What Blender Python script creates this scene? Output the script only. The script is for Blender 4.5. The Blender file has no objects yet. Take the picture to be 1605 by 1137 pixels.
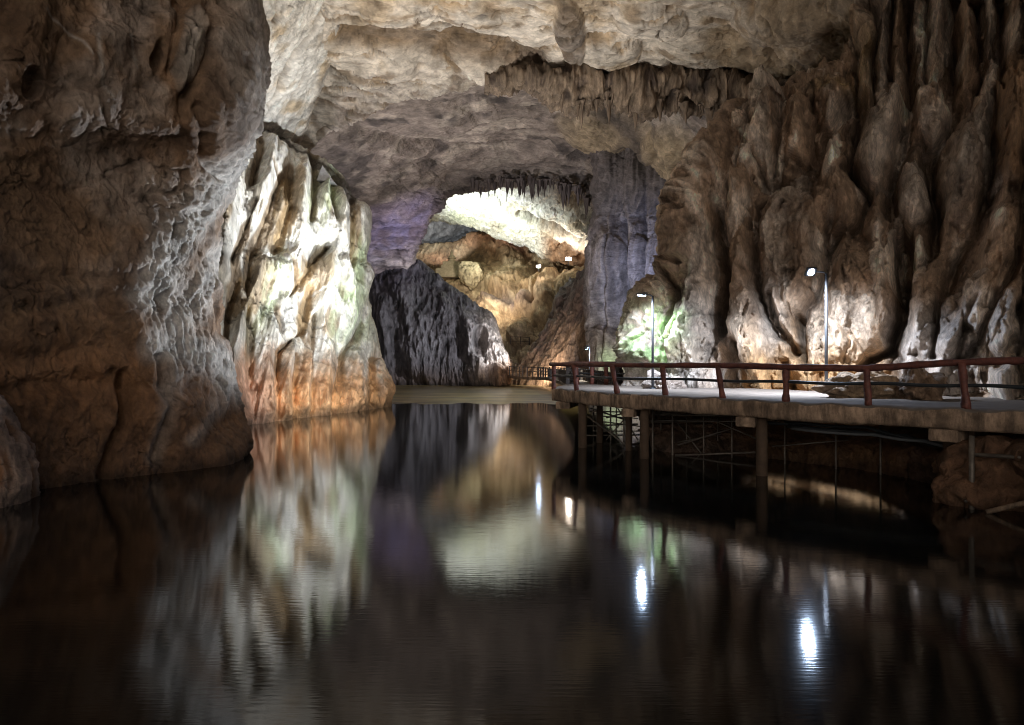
import bpy, bmesh, math, random
import numpy as np
from mathutils import Vector, Matrix

R = math.radians
random.seed(7)
rng = np.random.default_rng(11)
scene = bpy.context.scene
COL = scene.collection

# ------------------------------------------------------------------ camera
F, CX, CY, CAMH = 1070.0, 802.5, 568.5, 3.2
cam_d = bpy.data.cameras.new('camera')
cam_d.sensor_width = 36.0
cam_d.lens = 36.0 * F / 1605.0
cam_d.clip_start = 0.1
cam_d.clip_end = 2000
cam = bpy.data.objects.new('camera', cam_d)
COL.objects.link(cam)
cam.location = (0, 0, CAMH)
cam.rotation_euler = (R(90), 0, 0)
scene.camera = cam

def at(px, py, d):
    return Vector(((px - CX) / F * d, d, CAMH - (py - CY) / F * d))

# ------------------------------------------------------------------ noise
_perm = np.random.default_rng(3).permutation(256).astype(np.int32)
_perm = np.concatenate([_perm, _perm, _perm])
_g = np.random.default_rng(5).normal(size=(256, 3))
_g = (_g / np.linalg.norm(_g, axis=1)[:, None]).astype(np.float32)

def perlin(p):
    p = p.astype(np.float32)
    i = np.floor(p)
    f = p - i
    i = i.astype(np.int32) & 255
    u = f * f * f * (f * (f * 6 - 15) + 10)
    out = 0
    for dx in (0, 1):
        wx = u[:, 0] if dx else 1 - u[:, 0]
        for dy in (0, 1):
            wy = u[:, 1] if dy else 1 - u[:, 1]
            for dz in (0, 1):
                wz = u[:, 2] if dz else 1 - u[:, 2]
                h = _perm[_perm[_perm[i[:, 0] + dx] + i[:, 1] + dy] + i[:, 2] + dz]
                g = _g[h]
                out = out + wx * wy * wz * (g[:, 0] * (f[:, 0] - dx) + g[:, 1] * (f[:, 1] - dy) + g[:, 2] * (f[:, 2] - dz))
    return out * 1.6

def fbm(p, oct=4, gain=0.5, lac=2.03):
    a, s, t = 1.0, 0, 0
    q = p
    for _ in range(oct):
        s = s + a * perlin(q); t += a
        a *= gain; q = q * lac + 17.3
    return s / t

def ridged(p, oct=4, gain=0.5, lac=2.07):
    a, s, t = 1.0, 0, 0
    q = p
    for _ in range(oct):
        s = s + a * (1 - 2 * np.abs(perlin(q))); t += a
        a *= gain; q = q * lac + 9.1
    return s / t

def billow(p, oct=3, gain=0.5, lac=2.07):
    a, s, t = 1.0, 0, 0
    q = p
    for _ in range(oct):
        s = s + a * (2 * np.abs(perlin(q)) - 0.5); t += a
        a *= gain; q = q * lac + 5.7
    return s / t

def worley(p, jit=0.9):
    p = p.astype(np.float32)
    i = np.floor(p).astype(np.int32)
    f1 = np.full(len(p), 9.0, np.float32)
    f2 = np.full(len(p), 9.0, np.float32)
    cid = np.zeros(len(p), np.int32)
    for dx in (-1, 0, 1):
        for dy in (-1, 0, 1):
            for dz in (-1, 0, 1):
                c = i + np.array([dx, dy, dz], np.int32)
                m = c & 255
                h = _perm[_perm[_perm[m[:, 0]] + m[:, 1]] + m[:, 2]]
                o = _g[h] * 0.5 * jit + 0.5
                d = np.sqrt(((c + o - p) ** 2).sum(1))
                n = d < f1
                f2 = np.where(n, f1, np.minimum(f2, d))
                cid = np.where(n, h, cid)
                f1 = np.where(n, d, f1)
    return f1, f2, cid

def sm(a, b, x):
    t = np.clip((x - a) / (b - a), 0, 1)
    return t * t * (3 - 2 * t)

def ell2(x, y, cx, cy, rx, ry, rot=0.0):
    c, s = math.cos(R(rot)), math.sin(R(rot))
    dx, dy = x - cx, y - cy
    return ((dx * c + dy * s) / rx) ** 2 + ((-dx * s + dy * c) / ry) ** 2

def lobe(x, y, cx, cy, rx, ry, rot=0.0):
    return np.sqrt(np.clip(1 - ell2(x, y, cx, cy, rx, ry, rot), 0, 1))

def gauss(x, y, cx, cy, rx, ry, rot=0.0):
    return np.exp(-ell2(x, y, cx, cy, rx, ry, rot))

def pdist(x, y, pts):
    best = np.full(len(x), 1e9)
    for (x0, y0), (x1, y1) in zip(pts[:-1], pts[1:]):
        dx, dy = x1 - x0, y1 - y0
        t = np.clip(((x - x0) * dx + (y - y0) * dy) / (dx * dx + dy * dy + 1e-9), 0, 1)
        best = np.minimum(best, np.hypot(x - x0 - t * dx, y - y0 - t * dy))
    return best

def line(x, y, pts, w):
    return np.exp(-(pdist(x, y, pts) / w) ** 2)

# ------------------------------------------------------------------ helpers for objects
def tag(o, label=None, cat=None, group=None, kind=None):
    if label: o['label'] = label
    if cat: o['category'] = cat
    if group: o['group'] = group
    if kind: o['kind'] = kind
    return o

def empty(name, loc=(0, 0, 0), rz=0):
    o = bpy.data.objects.new(name, None)
    o.empty_display_size = 0.2
    COL.objects.link(o)
    o.location = loc
    o.rotation_euler = (0, 0, rz)
    return o

def link(name, me, mat=None, parent=None):
    o = bpy.data.objects.new(name, me)
    COL.objects.link(o)
    if mat is not None and len(me.materials) == 0:
        me.materials.append(mat)
    if parent is not None:
        o.parent = parent
    return o

def raw_mesh(name, V, Q, smooth=True, col=None):
    me = bpy.data.meshes.new(name)
    V = np.asarray(V, np.float32); Q = np.asarray(Q, np.int32)
    me.vertices.add(len(V)); me.vertices.foreach_set('co', V.ravel())
    k = Q.shape[1]
    me.loops.add(Q.size); me.loops.foreach_set('vertex_index', Q.ravel())
    me.polygons.add(len(Q))
    me.polygons.foreach_set('loop_start', np.arange(0, Q.size, k, dtype=np.int32))
    me.polygons.foreach_set('loop_total', np.full(len(Q), k, np.int32))
    me.polygons.foreach_set('use_smooth', np.full(len(Q), smooth, bool))
    me.update(calc_edges=True)
    if col is not None:
        a = me.attributes.new('Col', 'FLOAT_COLOR', 'POINT')
        c = np.ones((len(V), 4), np.float32); c[:, :3] = np.clip(col, 0.005, 0.9)
        a.data.foreach_set('color', c.ravel())
    return me

class Geo:
    """collects simple solids and builds ONE mesh"""
    def __init__(s): s.v = []; s.f = []
    def add(s, vs, fs):
        b = len(s.v); s.v += [tuple(v) for v in vs]; s.f += [tuple(i + b for i in f) for f in fs]
    def box(s, c, size, rz=0.0):
        hx, hy, hz = size[0] / 2, size[1] / 2, size[2] / 2
        m = Matrix.Rotation(rz, 3, 'Z')
        vs = [Vector(c) + m @ Vector((x, y, z)) for x in (-hx, hx) for y in (-hy, hy) for z in (-hz, hz)]
        s.add(vs, [(0, 1, 3, 2), (4, 6, 7, 5), (0, 4, 5, 1), (2, 3, 7, 6), (0, 2, 6, 4), (1, 5, 7, 3)])
    def tube(s, pts, r, n=10, wob=0.0, caps=True):
        pts = [Vector(p) for p in pts]
        rs = r if isinstance(r, (list, tuple)) else [r] * len(pts)
        rings = []
        for k, p in enumerate(pts):
            a = pts[min(k + 1, len(pts) - 1)] - pts[max(k - 1, 0)]
            a.normalize()
            up = Vector((0, 0, 1)) if abs(a.z) < 0.9 else Vector((1, 0, 0))
            u = a.cross(up).normalized(); w = u.cross(a).normalized()
            ring = []
            for j in range(n):
                t = 2 * math.pi * j / n
                rr = rs[k] * (1 + wob * random.uniform(-1, 1))
                ring.append(p + u * math.cos(t) * rr + w * math.sin(t) * rr)
            rings.append(ring)
        vs = [v for r_ in rings for v in r_]
        fs = []
        for k in range(len(pts) - 1):
            for j in range(n):
                fs.append((k * n + j, k * n + (j + 1) % n, (k + 1) * n + (j + 1) % n, (k + 1) * n + j))
        if caps:
            fs.append(tuple(range(n - 1, -1, -1)))
            fs.append(tuple((len(pts) - 1) * n + j for j in range(n)))
        s.add(vs, fs)
    def build(s, name, mat, parent=None, smooth=False, bevel=0.0):
        me = bpy.data.meshes.new(name)
        me.from_pydata(s.v, [], s.f)
        bm = bmesh.new(); bm.from_mesh(me)
        bmesh.ops.recalc_face_normals(bm, faces=bm.faces)
        if bevel > 0:
            bmesh.ops.bevel(bm, geom=[e for e in bm.edges], offset=bevel, segments=2, affect='EDGES', clamp_overlap=True)
        bm.to_mesh(me); bm.free()
        me.polygons.foreach_set('use_smooth', [smooth] * len(me.polygons))
        me.update()
        return link(name, me, mat, parent)

# ------------------------------------------------------------------ materials
def new_mat(name):
    m = bpy.data.materials.new(name); m.use_nodes = True
    nt = m.node_tree
    return m, nt, nt.nodes, nt.links, nt.nodes['Principled BSDF']

def rock_mat(name, s=1.0, stretch=(1, 1, 0.5), bump=0.5, rough=0.75, var=0.35, dist=0.15, spec=0.35):
    m, nt, N, L, b = new_mat(name)
    tc = N.new('ShaderNodeTexCoord')
    mp = N.new('ShaderNodeMapping'); mp.inputs['Scale'].default_value = [s * k for k in stretch]
    L.new(tc.outputs['Object'], mp.inputs['Vector'])
    n1 = N.new('ShaderNodeTexNoise'); n1.inputs['Scale'].default_value = 1.3; n1.inputs['Detail'].default_value = 9; n1.inputs['Roughness'].default_value = 0.65
    n2 = N.new('ShaderNodeTexNoise'); n2.inputs['Scale'].default_value = 5.0; n2.inputs['Detail'].default_value = 8; n2.inputs['Roughness'].default_value = 0.7
    n2.inputs['Distortion'].default_value = 0.6
    for n in (n1, n2): L.new(mp.outputs['Vector'], n.inputs['Vector'])
    at_ = N.new('ShaderNodeAttribute'); at_.attribute_name = 'Col'
    r1 = N.new('ShaderNodeMapRange'); r1.inputs['From Min'].default_value = 0.36; r1.inputs['From Max'].default_value = 0.64
    r1.inputs['To Min'].default_value = 1 - var; r1.inputs['To Max'].default_value = 1 + var * 0.7
    L.new(n1.outputs['Fac'], r1.inputs['Value'])
    r2 = N.new('ShaderNodeMapRange'); r2.inputs['From Min'].default_value = 0.38; r2.inputs['From Max'].default_value = 0.62
    r2.inputs['To Min'].default_value = 1 - var * 0.8; r2.inputs['To Max'].default_value = 1 + var * 0.5
    L.new(n2.outputs['Fac'], r2.inputs['Value'])
    mu = N.new('ShaderNodeMath'); mu.operation = 'MULTIPLY'
    L.new(r1.outputs['Result'], mu.inputs[0]); L.new(r2.outputs['Result'], mu.inputs[1])
    vm = N.new('ShaderNodeVectorMath'); vm.operation = 'SCALE'
    L.new(at_.outputs['Color'], vm.inputs[0]); L.new(mu.outputs['Value'], vm.inputs['Scale'])
    L.new(vm.outputs['Vector'], b.inputs['Base Color'])
    rr = N.new('ShaderNodeMapRange'); rr.inputs['To Min'].default_value = rough - 0.2; rr.inputs['To Max'].default_value = min(1, rough + 0.15)
    L.new(n1.outputs['Fac'], rr.inputs['Value']); L.new(rr.outputs['Result'], b.inputs['Roughness'])
    b.inputs['Specular IOR Level'].default_value = spec
    ad = N.new('ShaderNodeMath'); ad.operation = 'ADD'
    m2 = N.new('ShaderNodeMath'); m2.operation = 'MULTIPLY'; m2.inputs[1].default_value = 0.9
    L.new(n2.outputs['Fac'], m2.inputs[0]); L.new(n1.outputs['Fac'], ad.inputs[0]); L.new(m2.outputs['Value'], ad.inputs[1])
    bp = N.new('ShaderNodeBump'); bp.inputs['Strength'].default_value = min(1, bump * 1.6); bp.inputs['Distance'].default_value = dist
    L.new(ad.outputs['Value'], bp.inputs['Height']); L.new(bp.outputs['Normal'], b.inputs['Normal'])
    return m

def plain_mat(name, c, rough=0.6, metal=0.0, var=0.25, scale=6.0, bump=0.2, dist=0.02, c2=None, streak=0.0):
    m, nt, N, L, b = new_mat(name)
    tc = N.new('ShaderNodeTexCoord')
    n = N.new('ShaderNodeTexNoise'); n.inputs['Scale'].default_value = scale; n.inputs['Detail'].default_value = 8; n.inputs['Roughness'].default_value = 0.65
    L.new(tc.outputs['Object'], n.inputs['Vector'])
    cr = N.new('ShaderNodeValToRGB')
    cr.color_ramp.elements[0].position = 0.35; cr.color_ramp.elements[1].position = 0.68
    lo = c2 if c2 else [k * (1 - var) for k in c]
    cr.color_ramp.elements[0].color = (*lo, 1); cr.color_ramp.elements[1].color = (*c, 1)
    L.new(n.outputs['Fac'], cr.inputs['Fac'])
    if streak > 0:
        mp = N.new('ShaderNodeMapping'); mp.inputs['Scale'].default_value = (1.1, 1.1, 0.25); L.new(tc.outputs['Object'], mp.inputs['Vector'])
        ns = N.new('ShaderNodeTexNoise'); ns.inputs['Scale'].default_value = 2.6; ns.inputs['Detail'].default_value = 6; ns.inputs['Roughness'].default_value = 0.7
        L.new(mp.outputs['Vector'], ns.inputs['Vector'])
        mr = N.new('ShaderNodeMapRange'); mr.inputs['From Min'].default_value = 0.42; mr.inputs['From Max'].default_value = 0.6; mr.inputs['To Min'].default_value = 1 - streak; mr.inputs['To Max'].default_value = 1.0
        L.new(ns.outputs['Fac'], mr.inputs['Value'])
        vm = N.new('ShaderNodeVectorMath'); vm.operation = 'SCALE'
        L.new(cr.outputs['Color'], vm.inputs[0]); L.new(mr.outputs['Result'], vm.inputs['Scale']); L.new(vm.outputs['Vector'], b.inputs['Base Color'])
    else:
        L.new(cr.outputs['Color'], b.inputs['Base Color'])
    b.inputs['Roughness'].default_value = rough; b.inputs['Metallic'].default_value = metal
    bp = N.new('ShaderNodeBump'); bp.inputs['Strength'].default_value = bump; bp.inputs['Distance'].default_value = dist
    L.new(n.outputs['Fac'], bp.inputs['Height']); L.new(bp.outputs['Normal'], b.inputs['Normal'])
    return m

def glow_mat(name, c, strength):
    m, nt, N, L, b = new_mat(name)
    b.inputs['Base Color'].default_value = (0.8, 0.8, 0.8, 1)
    b.inputs['Emission Color'].default_value = (*c, 1)
    b.inputs['Emission Strength'].default_value = strength
    return m

M_WALL = rock_mat('wall_rock', 1.2, (1, 1, 0.7), 0.55, 0.8, 0.3, 0.12)
M_FLOW = rock_mat('flowstone', 0.9, (1.2, 1.2, 0.35), 0.5, 0.7, 0.3, 0.25)
M_CEIL = rock_mat('ceiling_rock', 0.55, (0.6, 1, 1.3), 0.5, 0.8, 0.3, 0.3)
M_FARC = rock_mat('far_ceiling_rock', 0.45, (0.6, 1.2, 1.4), 0.6, 0.8, 0.35, 0.4)
M_DARK = rock_mat('dark_rock', 0.8, (1.3, 1.3, 0.3), 0.7, 0.6, 0.4, 0.35, 0.5)
M_CHAM = rock_mat('chamber_rock', 0.4, (1, 1, 0.6), 0.6, 0.8, 0.3, 0.5)
M_RIGHT = rock_mat('right_rock', 1.3, (1, 1, 0.55), 0.6, 0.66, 0.38, 0.15)
M_STAL = plain_mat('stalactite_rock', (0.24, 0.175, 0.125), 0.75, 0, 0.6, 2.5, 0.6, 0.1)
M_STALD = plain_mat('dark_stalactite_rock', (0.16, 0.13, 0.12), 0.75, 0, 0.5, 1.5, 0.6, 0.1)
M_CONC = plain_mat('concrete', (0.60, 0.42, 0.29), 0.85, 0, 0.6, 2.2, 0.9, 0.08, None, 0.65)
M_TOP = plain_mat('deck_concrete', (0.17, 0.14, 0.12), 0.85, 0, 0.35, 2.0, 0.4, 0.03)
M_RAIL = plain_mat('red_rail', (0.20, 0.065, 0.045), 0.65, 0, 0.5, 5, 0.6, 0.03, (0.07, 0.024, 0.02))
M_BLACK = plain_mat('black_tube', (0.03, 0.035, 0.04), 0.45, 0, 0.3, 30, 0.3, 0.01)
M_STEEL = plain_mat('galvanised_steel', (0.13, 0.14, 0.16), 0.4, 0.7, 0.3, 12, 0.1, 0.005)
M_PIPE = plain_mat('scaffold_pipe', (0.22, 0.19, 0.16), 0.5, 0.4, 0.5, 6, 0.2, 0.01)
M_WOOD = plain_mat('weathered_post', (0.10, 0.062, 0.038), 0.8, 0, 0.4, 4, 0.4, 0.03)
M_GREYPIPE = plain_mat('grey_conduit', (0.14, 0.15, 0.16), 0.5, 0, 0.2, 8, 0.1, 0.01)
M_STONE = plain_mat('pagoda_stone', (0.5, 0.42, 0.28), 0.85, 0, 0.4, 3, 0.5, 0.08)
M_LED = glow_mat('led_face', (0.50, 0.68, 1.0), 55)
M_LED2 = glow_mat('warm_led_face', (1.0, 0.9, 0.8), 40)

# ------------------------------------------------------------------ sheet builder: a net of control points -> dense rock surface
def crom_w(t, n):
    k = np.clip(np.floor(t).astype(int), 0, n - 2); f = t - k
    W = np.zeros((len(t), n))
    w = [-0.5 * f + f * f - 0.5 * f ** 3, 1 - 2.5 * f * f + 1.5 * f ** 3, 0.5 * f + 2 * f * f - 1.5 * f ** 3, -0.5 * f * f + 0.5 * f ** 3]
    idx = np.arange(len(t))
    for j, wj in enumerate(w):
        kk = k + j - 1
        # linear extrapolation at the ends
        lo = kk < 0; hi = kk > n - 1; ok = ~(lo | hi)
        np.add.at(W, (idx[ok], kk[ok]), wj[ok])
        np.add.at(W, (idx[lo], np.zeros(lo.sum(), int)), 2 * wj[lo]); np.add.at(W, (idx[lo], np.ones(lo.sum(), int)), -wj[lo])
        np.add.at(W, (idx[hi], np.full(hi.sum(), n - 1)), 2 * wj[hi]); np.add.at(W, (idx[hi], np.full(hi.sum(), n - 2)), -wj[hi])
    return W

def samples(net, axis, step):
    d = np.diff(net[..., :2], axis=axis)
    ln = np.hypot(d[..., 0], d[..., 1]).mean(axis=1 - axis)
    ts = []
    for i, l in enumerate(ln):
        n = max(4, int(round(l / step)))
        ts.append(i + np.arange(n) / n)
    ts.append([len(ln)])
    return np.concatenate(ts)

class Ctx: pass

def normals(G):
    du = np.gradient(G, axis=1); dv = np.gradient(G, axis=0)
    n = np.cross(du, dv)
    n /= np.linalg.norm(n, axis=2)[..., None] + 1e-9
    return n

def detail(c, lam, an, amp, tilt=0.0):
    # fine relief whose size follows the size of the rock face: (relief in metres, colour factor)
    m = float(np.median(c.d)) / F
    P = c.P / m
    P = np.stack([(P[:, 0] + tilt * P[:, 2]) / an[0], P[:, 1] / an[0] * (0.25 if an[1] > 1.5 else 1.0), P[:, 2] / an[1]], 1) / lam
    w = fbm(P * 0.7 + 3, 2)[:, None]
    a = ridged(P + 0.6 * w, 5, 0.62)
    b = fbm(P * 1.7 + 20 + 0.5 * w, 4, 0.62)
    f1, f2, cid = worley(P * np.array([0.55, 0.55, 0.8]) + 0.7 * w + 0.25 * b[:, None])
    plate = (((cid * 53) % 17) / 16.0 - 0.5)
    crack = sm(0.07, 0.0, f2 - f1) * sm(-0.02, 0.25, fbm(P * 0.33 + 60, 2))
    f3, _, k3 = worley(P * 1.6 + 0.5 * b[:, None])
    pit = sm(0.42, 0.2, f3) * (k3 % 5 == 0)
    h = 1.5 * amp * lam * m * (0.6 * a + 0.7 * b + 0.30 * plate - 0.45 * crack - 0.5 * pit)
    k = 1.0 + 0.8 * b + 0.30 * a + 0.25 * plate - 0.55 * crack - 0.4 * pit
    return h, np.clip(k, 0.25, 1.9)

def sheet(name, net, fn, mat, step=1.6, parent=None, det=(26, (1, 1), 0.20, 0.0), kcol=0.8):
    net = np.asarray(net, float)
    tv = samples(net, 0, step); tu = samples(net, 1, step)
    Wv = crom_w(tv, net.shape[0]); Wu = crom_w(tu, net.shape[1])
    B = np.einsum('ij,jkc->ikc', Wv, net); B = np.einsum('lk,ikc->ilc', Wu, B)
    nv, nu = B.shape[:2]
    d = B[..., 2]
    G = np.stack([(B[..., 0] - CX) / F * d, d, CAMH - (B[..., 1] - CY) / F * d], -1)
    n = normals(G)
    cen = G.reshape(-1, 3).mean(0) - np.array([0, 0, CAMH])
    if (n * (G - np.array([0, 0, CAMH]))).sum(2).mean() > 0: n = -n
    c = Ctx()
    c.x = B[..., 0].ravel(); c.y = B[..., 1].ravel(); c.d = d.ravel()
    c.P = G.reshape(-1, 3); c.n = n.reshape(-1, 3)
    c.u = np.broadcast_to(tu[None], (nv, nu)).ravel(); c.v = np.broadcast_to(tv[:, None], (nv, nu)).ravel()
    h, col = fn(c)
    if det:
        dh, dk = detail(c, *det)
        h = h + dh; col = col * (1 + kcol * (dk - 1))[:, None]
        wet = sm(0.55, 0.05, c.P[:, 2] + 0.25 * fbm(c.P * 0.8, 3)) * sm(-2.0, -0.2, c.P[:, 2])
        col = col * (1 - 0.6 * wet)[:, None]
    P = c.P + c.n * h[:, None]
    i = np.arange(nv * nu).reshape(nv, nu)
    Q = np.stack([i[:-1, :-1], i[:-1, 1:], i[1:, 1:], i[1:, :-1]], -1).reshape(-1, 4)
    me = raw_mesh(name, P, Q, True, col)
    return link(name, me, mat, parent)

def C3(r, g, b): return np.array([r, g, b])[None]
def mix(a, b, t): return a * (1 - t[:, None]) + b * t[:, None]

#@@SETTING
# ================================================================== THE SETTING
# ------------------------------------------------------------------ left cave wall
def left_wall():
    ys = [-260, -120, 0, 60, 110, 160, 210, 260, 310, 360, 420, 480, 540, 600, 660, 700, 728, 850]
    xe = [388, 396, 402, 408, 411, 400, 383, 364, 349, 343, 344, 353, 356, 364, 381, 382, 370, 360]
    off = [-0.9, -0.8, -0.7, -0.65, -0.6, -0.4, -0.1, 0.15, 0.3, 0.2, 0.0, -0.1, -0.1, 0.1, 0.2, 0.3, 0.3, 0.3]
    net = []
    for y, x, o in zip(ys, xe, off):
        row = []
        xc = np.interp(y, [0, 100, 180, 230, 300, 400, 480, 540, 600, 700, 770], [375, 365, 345, 318, 278, 222, 192, 232, 262, 295, 320])
        def turn(px): return 4.2 * min(1.1, max(0, (px - xc) / max(40, 402 - xc))) ** 1.1 * float(sm(60, 230, np.array(float(y)))) * float(sm(745, 640, np.array(float(y)))) 
        for s in (-1.6, -0.8, -0.3, 0.0, 0.25, 0.42, 0.56, 0.68, 0.8, 0.91):
            px = s * x
            d = 16.4 + max(-7, (px / 365.0) * 4.6) + o * (0.6 + 0.4 * s) + turn(px)
            row.append((px, y, d))
        te = turn(x)
        row.append((x, y, 21.9 + o + te))
        row.append((x - 6, y, 24.0 + o * 0.7 + te))
        row.append((x - 45, y, 29.0 + te))
        row.append((x - 130, y, 36.0 + te))
        net.append(row)

    def fn(c):
        P = c.P
        x = c.x + 9 * fbm(P * 0.5, 3) + 3 * fbm(P * 2.0, 2)
        y = c.y + 9 * fbm(P * 0.5 + 40, 3) + 3 * fbm(P * 2.0 + 30, 2)
        h = 0.35 * fbm(P * 0.25, 4) + 0.16 * fbm(P * np.array([1.1, 1.1, 0.8]), 5)
        xc = np.interp(y, [0, 100, 180, 230, 300, 400, 480, 540, 600, 700, 770], [375, 365, 345, 318, 278, 222, 192, 232, 262, 295, 320])
        turn = np.clip((x - xc) / np.maximum(40, 402 - xc), 0, 1.1)
        h += 0.05 * ridged(P * np.array([2.5, 2.5, 1.6]), 3)
        f1, f2, cid = worley(P * np.array([0.55, 0.55, 0.75]) + 0.3 * fbm(P * 0.8, 2)[:, None])
        plates = np.clip((f2 - f1) * 3, 0, 1)
        h += 0.10 * plates * sm(380, 250, c.y) + 0.05 * plates
        # big drooping lobes at the upper right
        L1 = lobe(x, y, 338, 130, 58, 122, 6); h += 0.6 * L1 * (0.6 + 0.4 * L1)
        h += 0.7 * lobe(x, y, 285, 75, 26, 70, 14)
        h += 0.5 * lobe(x, y, 245, 60, 34, 50, -8) ** 2
        h += 0.45 * lobe(x, y, 155, 110, 60, 80) ** 2
        h += 0.35 * lobe(x, y, 100, 190, 28, 46) ** 2
        h += 0.4 * lobe(x, y, 40, 60, 50, 90, 10) ** 2
        h -= 0.35 * line(x, y, [(275, 10), (310, 60), (285, 130), (280, 170)], 9)
        h -= 0.3 * line(x, y, [(300, 165), (312, 250), (330, 275)], 7)
        # belly with shaded underside
        h += 0.2 * np.exp(-((y - 185 - 0.03 * (x - 200)) / 26) ** 2) * sm(60, 150, x) * sm(320, 260, x)
        h -= 0.08 * np.exp(-((y - 238) / 20) ** 2) * sm(120, 180, x) * sm(330, 290, x)
        # niches
        nn = 1.2 * fbm(P * 1.1 + 31, 3)
        h -= 0.75 * sm(1.1, 0.3, ell2(x, y, 237, 98, 13, 26, 8) + nn)
        h -= 0.4 * sm(1.1, 0.3, ell2(x, y, 42, 128, 20, 26) + nn)
        h -= 0.3 * gauss(x, y, 262, 105, 8, 14)
        # ledges lower down
        for yy, a, w in ((478, 0.18, 14), (560, 0.22, 18), (612, 0.2, 14), (432, 0.12, 9)):
            h -= a * np.exp(-((y + 0.04 * x - yy - 8 * np.sin(x / 47 + yy)) / w) ** 2) * sm(330, 230, x)
        h -= 0.5 * line(x, y, [(190, 590), (192, 650), (175, 700), (160, 745)], 8)
        h -= 0.35 * line(x, y, [(250, 560), (262, 640), (240, 720)], 8)
        h -= 0.45 * line(x, y, [(330, 400), (345, 470), (352, 520)], 10) 
        # lacy vertical ribs on the pale apron
        apron = sm(0, 1, 1.15 - np.clip(pdist(x, y, [(395, 200), (330, 300), (262, 385), (232, 470)]) / 42, 0, 2)) + \
            sm(0, 1, 1.1 - np.clip(pdist(x, y, [(350, 400), (300, 470), (250, 540), (330, 560), (372, 610)]) / 44, 0, 2)) * 0.9 + \
            sm(0, 1, 1.0 - np.clip(pdist(x, y, [(270, 590), (255, 660), (240, 720)]) / 22, 0, 2)) * 0.55 + \
            sm(0, 1, 1.0 - np.clip(pdist(x, y, [(345, 590), (330, 650), (300, 690)]) / 20, 0, 2)) * 0.55
        apron = np.clip(apron, 0, 1)
        rib = ridged(np.stack([P[:, 0] * 2.2 + P[:, 2] * 0.9, P[:, 1] * 2.2, P[:, 2] * 0.35], 1) + 0.25 * fbm(P, 2)[:, None], 4)
        h += 0.22 * apron * rib
        h += 0.02 * rib
        # colour
        brown = C3(0.25, 0.155, 0.092); grey = C3(0.34, 0.27, 0.22); dark = C3(0.12, 0.07, 0.042); org = C3(0.26, 0.12, 0.05); pale = C3(0.62, 0.58, 0.53)
        n1 = fbm(P * 0.35 + 9, 4); n2 = fbm(P * np.array([0.8, 0.8, 0.5]) + 3, 4); n3 = fbm(P * 2.2 + 8, 3)
        col = mix(np.repeat(brown, len(x), 0), grey, sm(-0.15, 0.2, n1 + 0.15 * n3) * sm(520, 330, y) * 0.9)
        col = col * (0.72 + 0.28 * sm(20, 230, c.x))[:, None]  # painted shade: wall colour dimmed toward the far left
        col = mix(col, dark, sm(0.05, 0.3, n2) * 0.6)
        col = mix(col, dark, 0.75 * np.exp(-((y - 222 - 14 * n2) / 28) ** 2) * sm(100, 170, x) * sm(330, 300, x))  # underside shadow of the belly painted as a dark band
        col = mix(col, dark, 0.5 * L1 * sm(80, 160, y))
        col = mix(col, org, sm(470, 640, y + 60 * n1) * 0.75)
        col = mix(col, dark, sm(560, 720, y + 30 * n2) * 0.7)
        lace = sm(-0.35, 0.35, rib + 0.5 * n3)
        col = mix(col, pale, apron * (0.25 + 0.75 * lace) * (1 - 0.55 * sm(560, 680, y)))
        col = mix(col, C3(0.47, 0.43, 0.38), 0.7 * lobe(x, y, 285, 80, 24, 66, 14))
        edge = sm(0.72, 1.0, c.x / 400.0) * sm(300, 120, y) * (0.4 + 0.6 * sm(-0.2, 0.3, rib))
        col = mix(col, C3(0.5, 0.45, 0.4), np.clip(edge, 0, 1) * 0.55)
        veins = line(x, y, [(140, 60), (145, 130), (160, 150)], 3) + line(x, y, [(200, 60), (205, 110)], 3) + line(x, y, [(60, 20), (120, 70), (130, 90)], 2)
        col = mix(col, pale, np.clip(veins, 0, 1) * 0.45)
        col = col * 1.12
        crack = sm(0.10, 0.0, f2 - f1) * sm(420, 200, y) * sm(0.0, 0.3, n1)
        col = mix(col, dark, crack * 0.55)
        return h, col
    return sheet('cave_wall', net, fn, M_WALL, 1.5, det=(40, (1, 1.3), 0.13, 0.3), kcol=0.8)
o = left_wall()
tag(o, 'dark brown overhanging cave wall with pale lacy streaks at the left of the water', kind='structure')

# small ridge in front of it at the water's edge
def ridge():
    net = []
    for y, xs in ((600, (-200, -90, -30, -12, -2, -10, -60)), (640, (-190, -80, -8, 12, 22, 14, -40)), (690, (-180, -70, 8, 34, 46, 40, -20)),
                  (735, (-170, -60, 18, 52, 66, 58, 0)), (768, (-160, -50, 20, 54, 72, 64, 10)), (830, (-150, -50, 20, 54, 72, 64, 10))):
        dd = (13.4, 14.4, 15.2, 15.8, 16.4, 17.4, 19.5)
        net.append([(x - 16, y, k) for x, k in zip(xs, dd)])
    net = [[(x * 0.95, y - 2, k + 4.5) for x, y, k in net[0]], [(x, y - 10, k + 1.2) for x, y, k in net[0]]] + net
    def fn(c):
        P = c.P
        rib = ridged(P * np.array([2.0, 2.0, 0.5]), 4)
        h = 0.25 * fbm(P * 0.7, 4) + 0.12 * rib
        col = mix(np.repeat(C3(0.22, 0.11, 0.055), len(h), 0), C3(0.5, 0.4, 0.34), sm(0.1, 0.6, rib) * 0.5)
        return h, col
    return sheet('flowstone_ridge', net, fn, M_WALL, 2.0)
o = ridge()
tag(o, 'low brown flowstone ridge running into the water at the far left edge', 'flowstone ridge')

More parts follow.
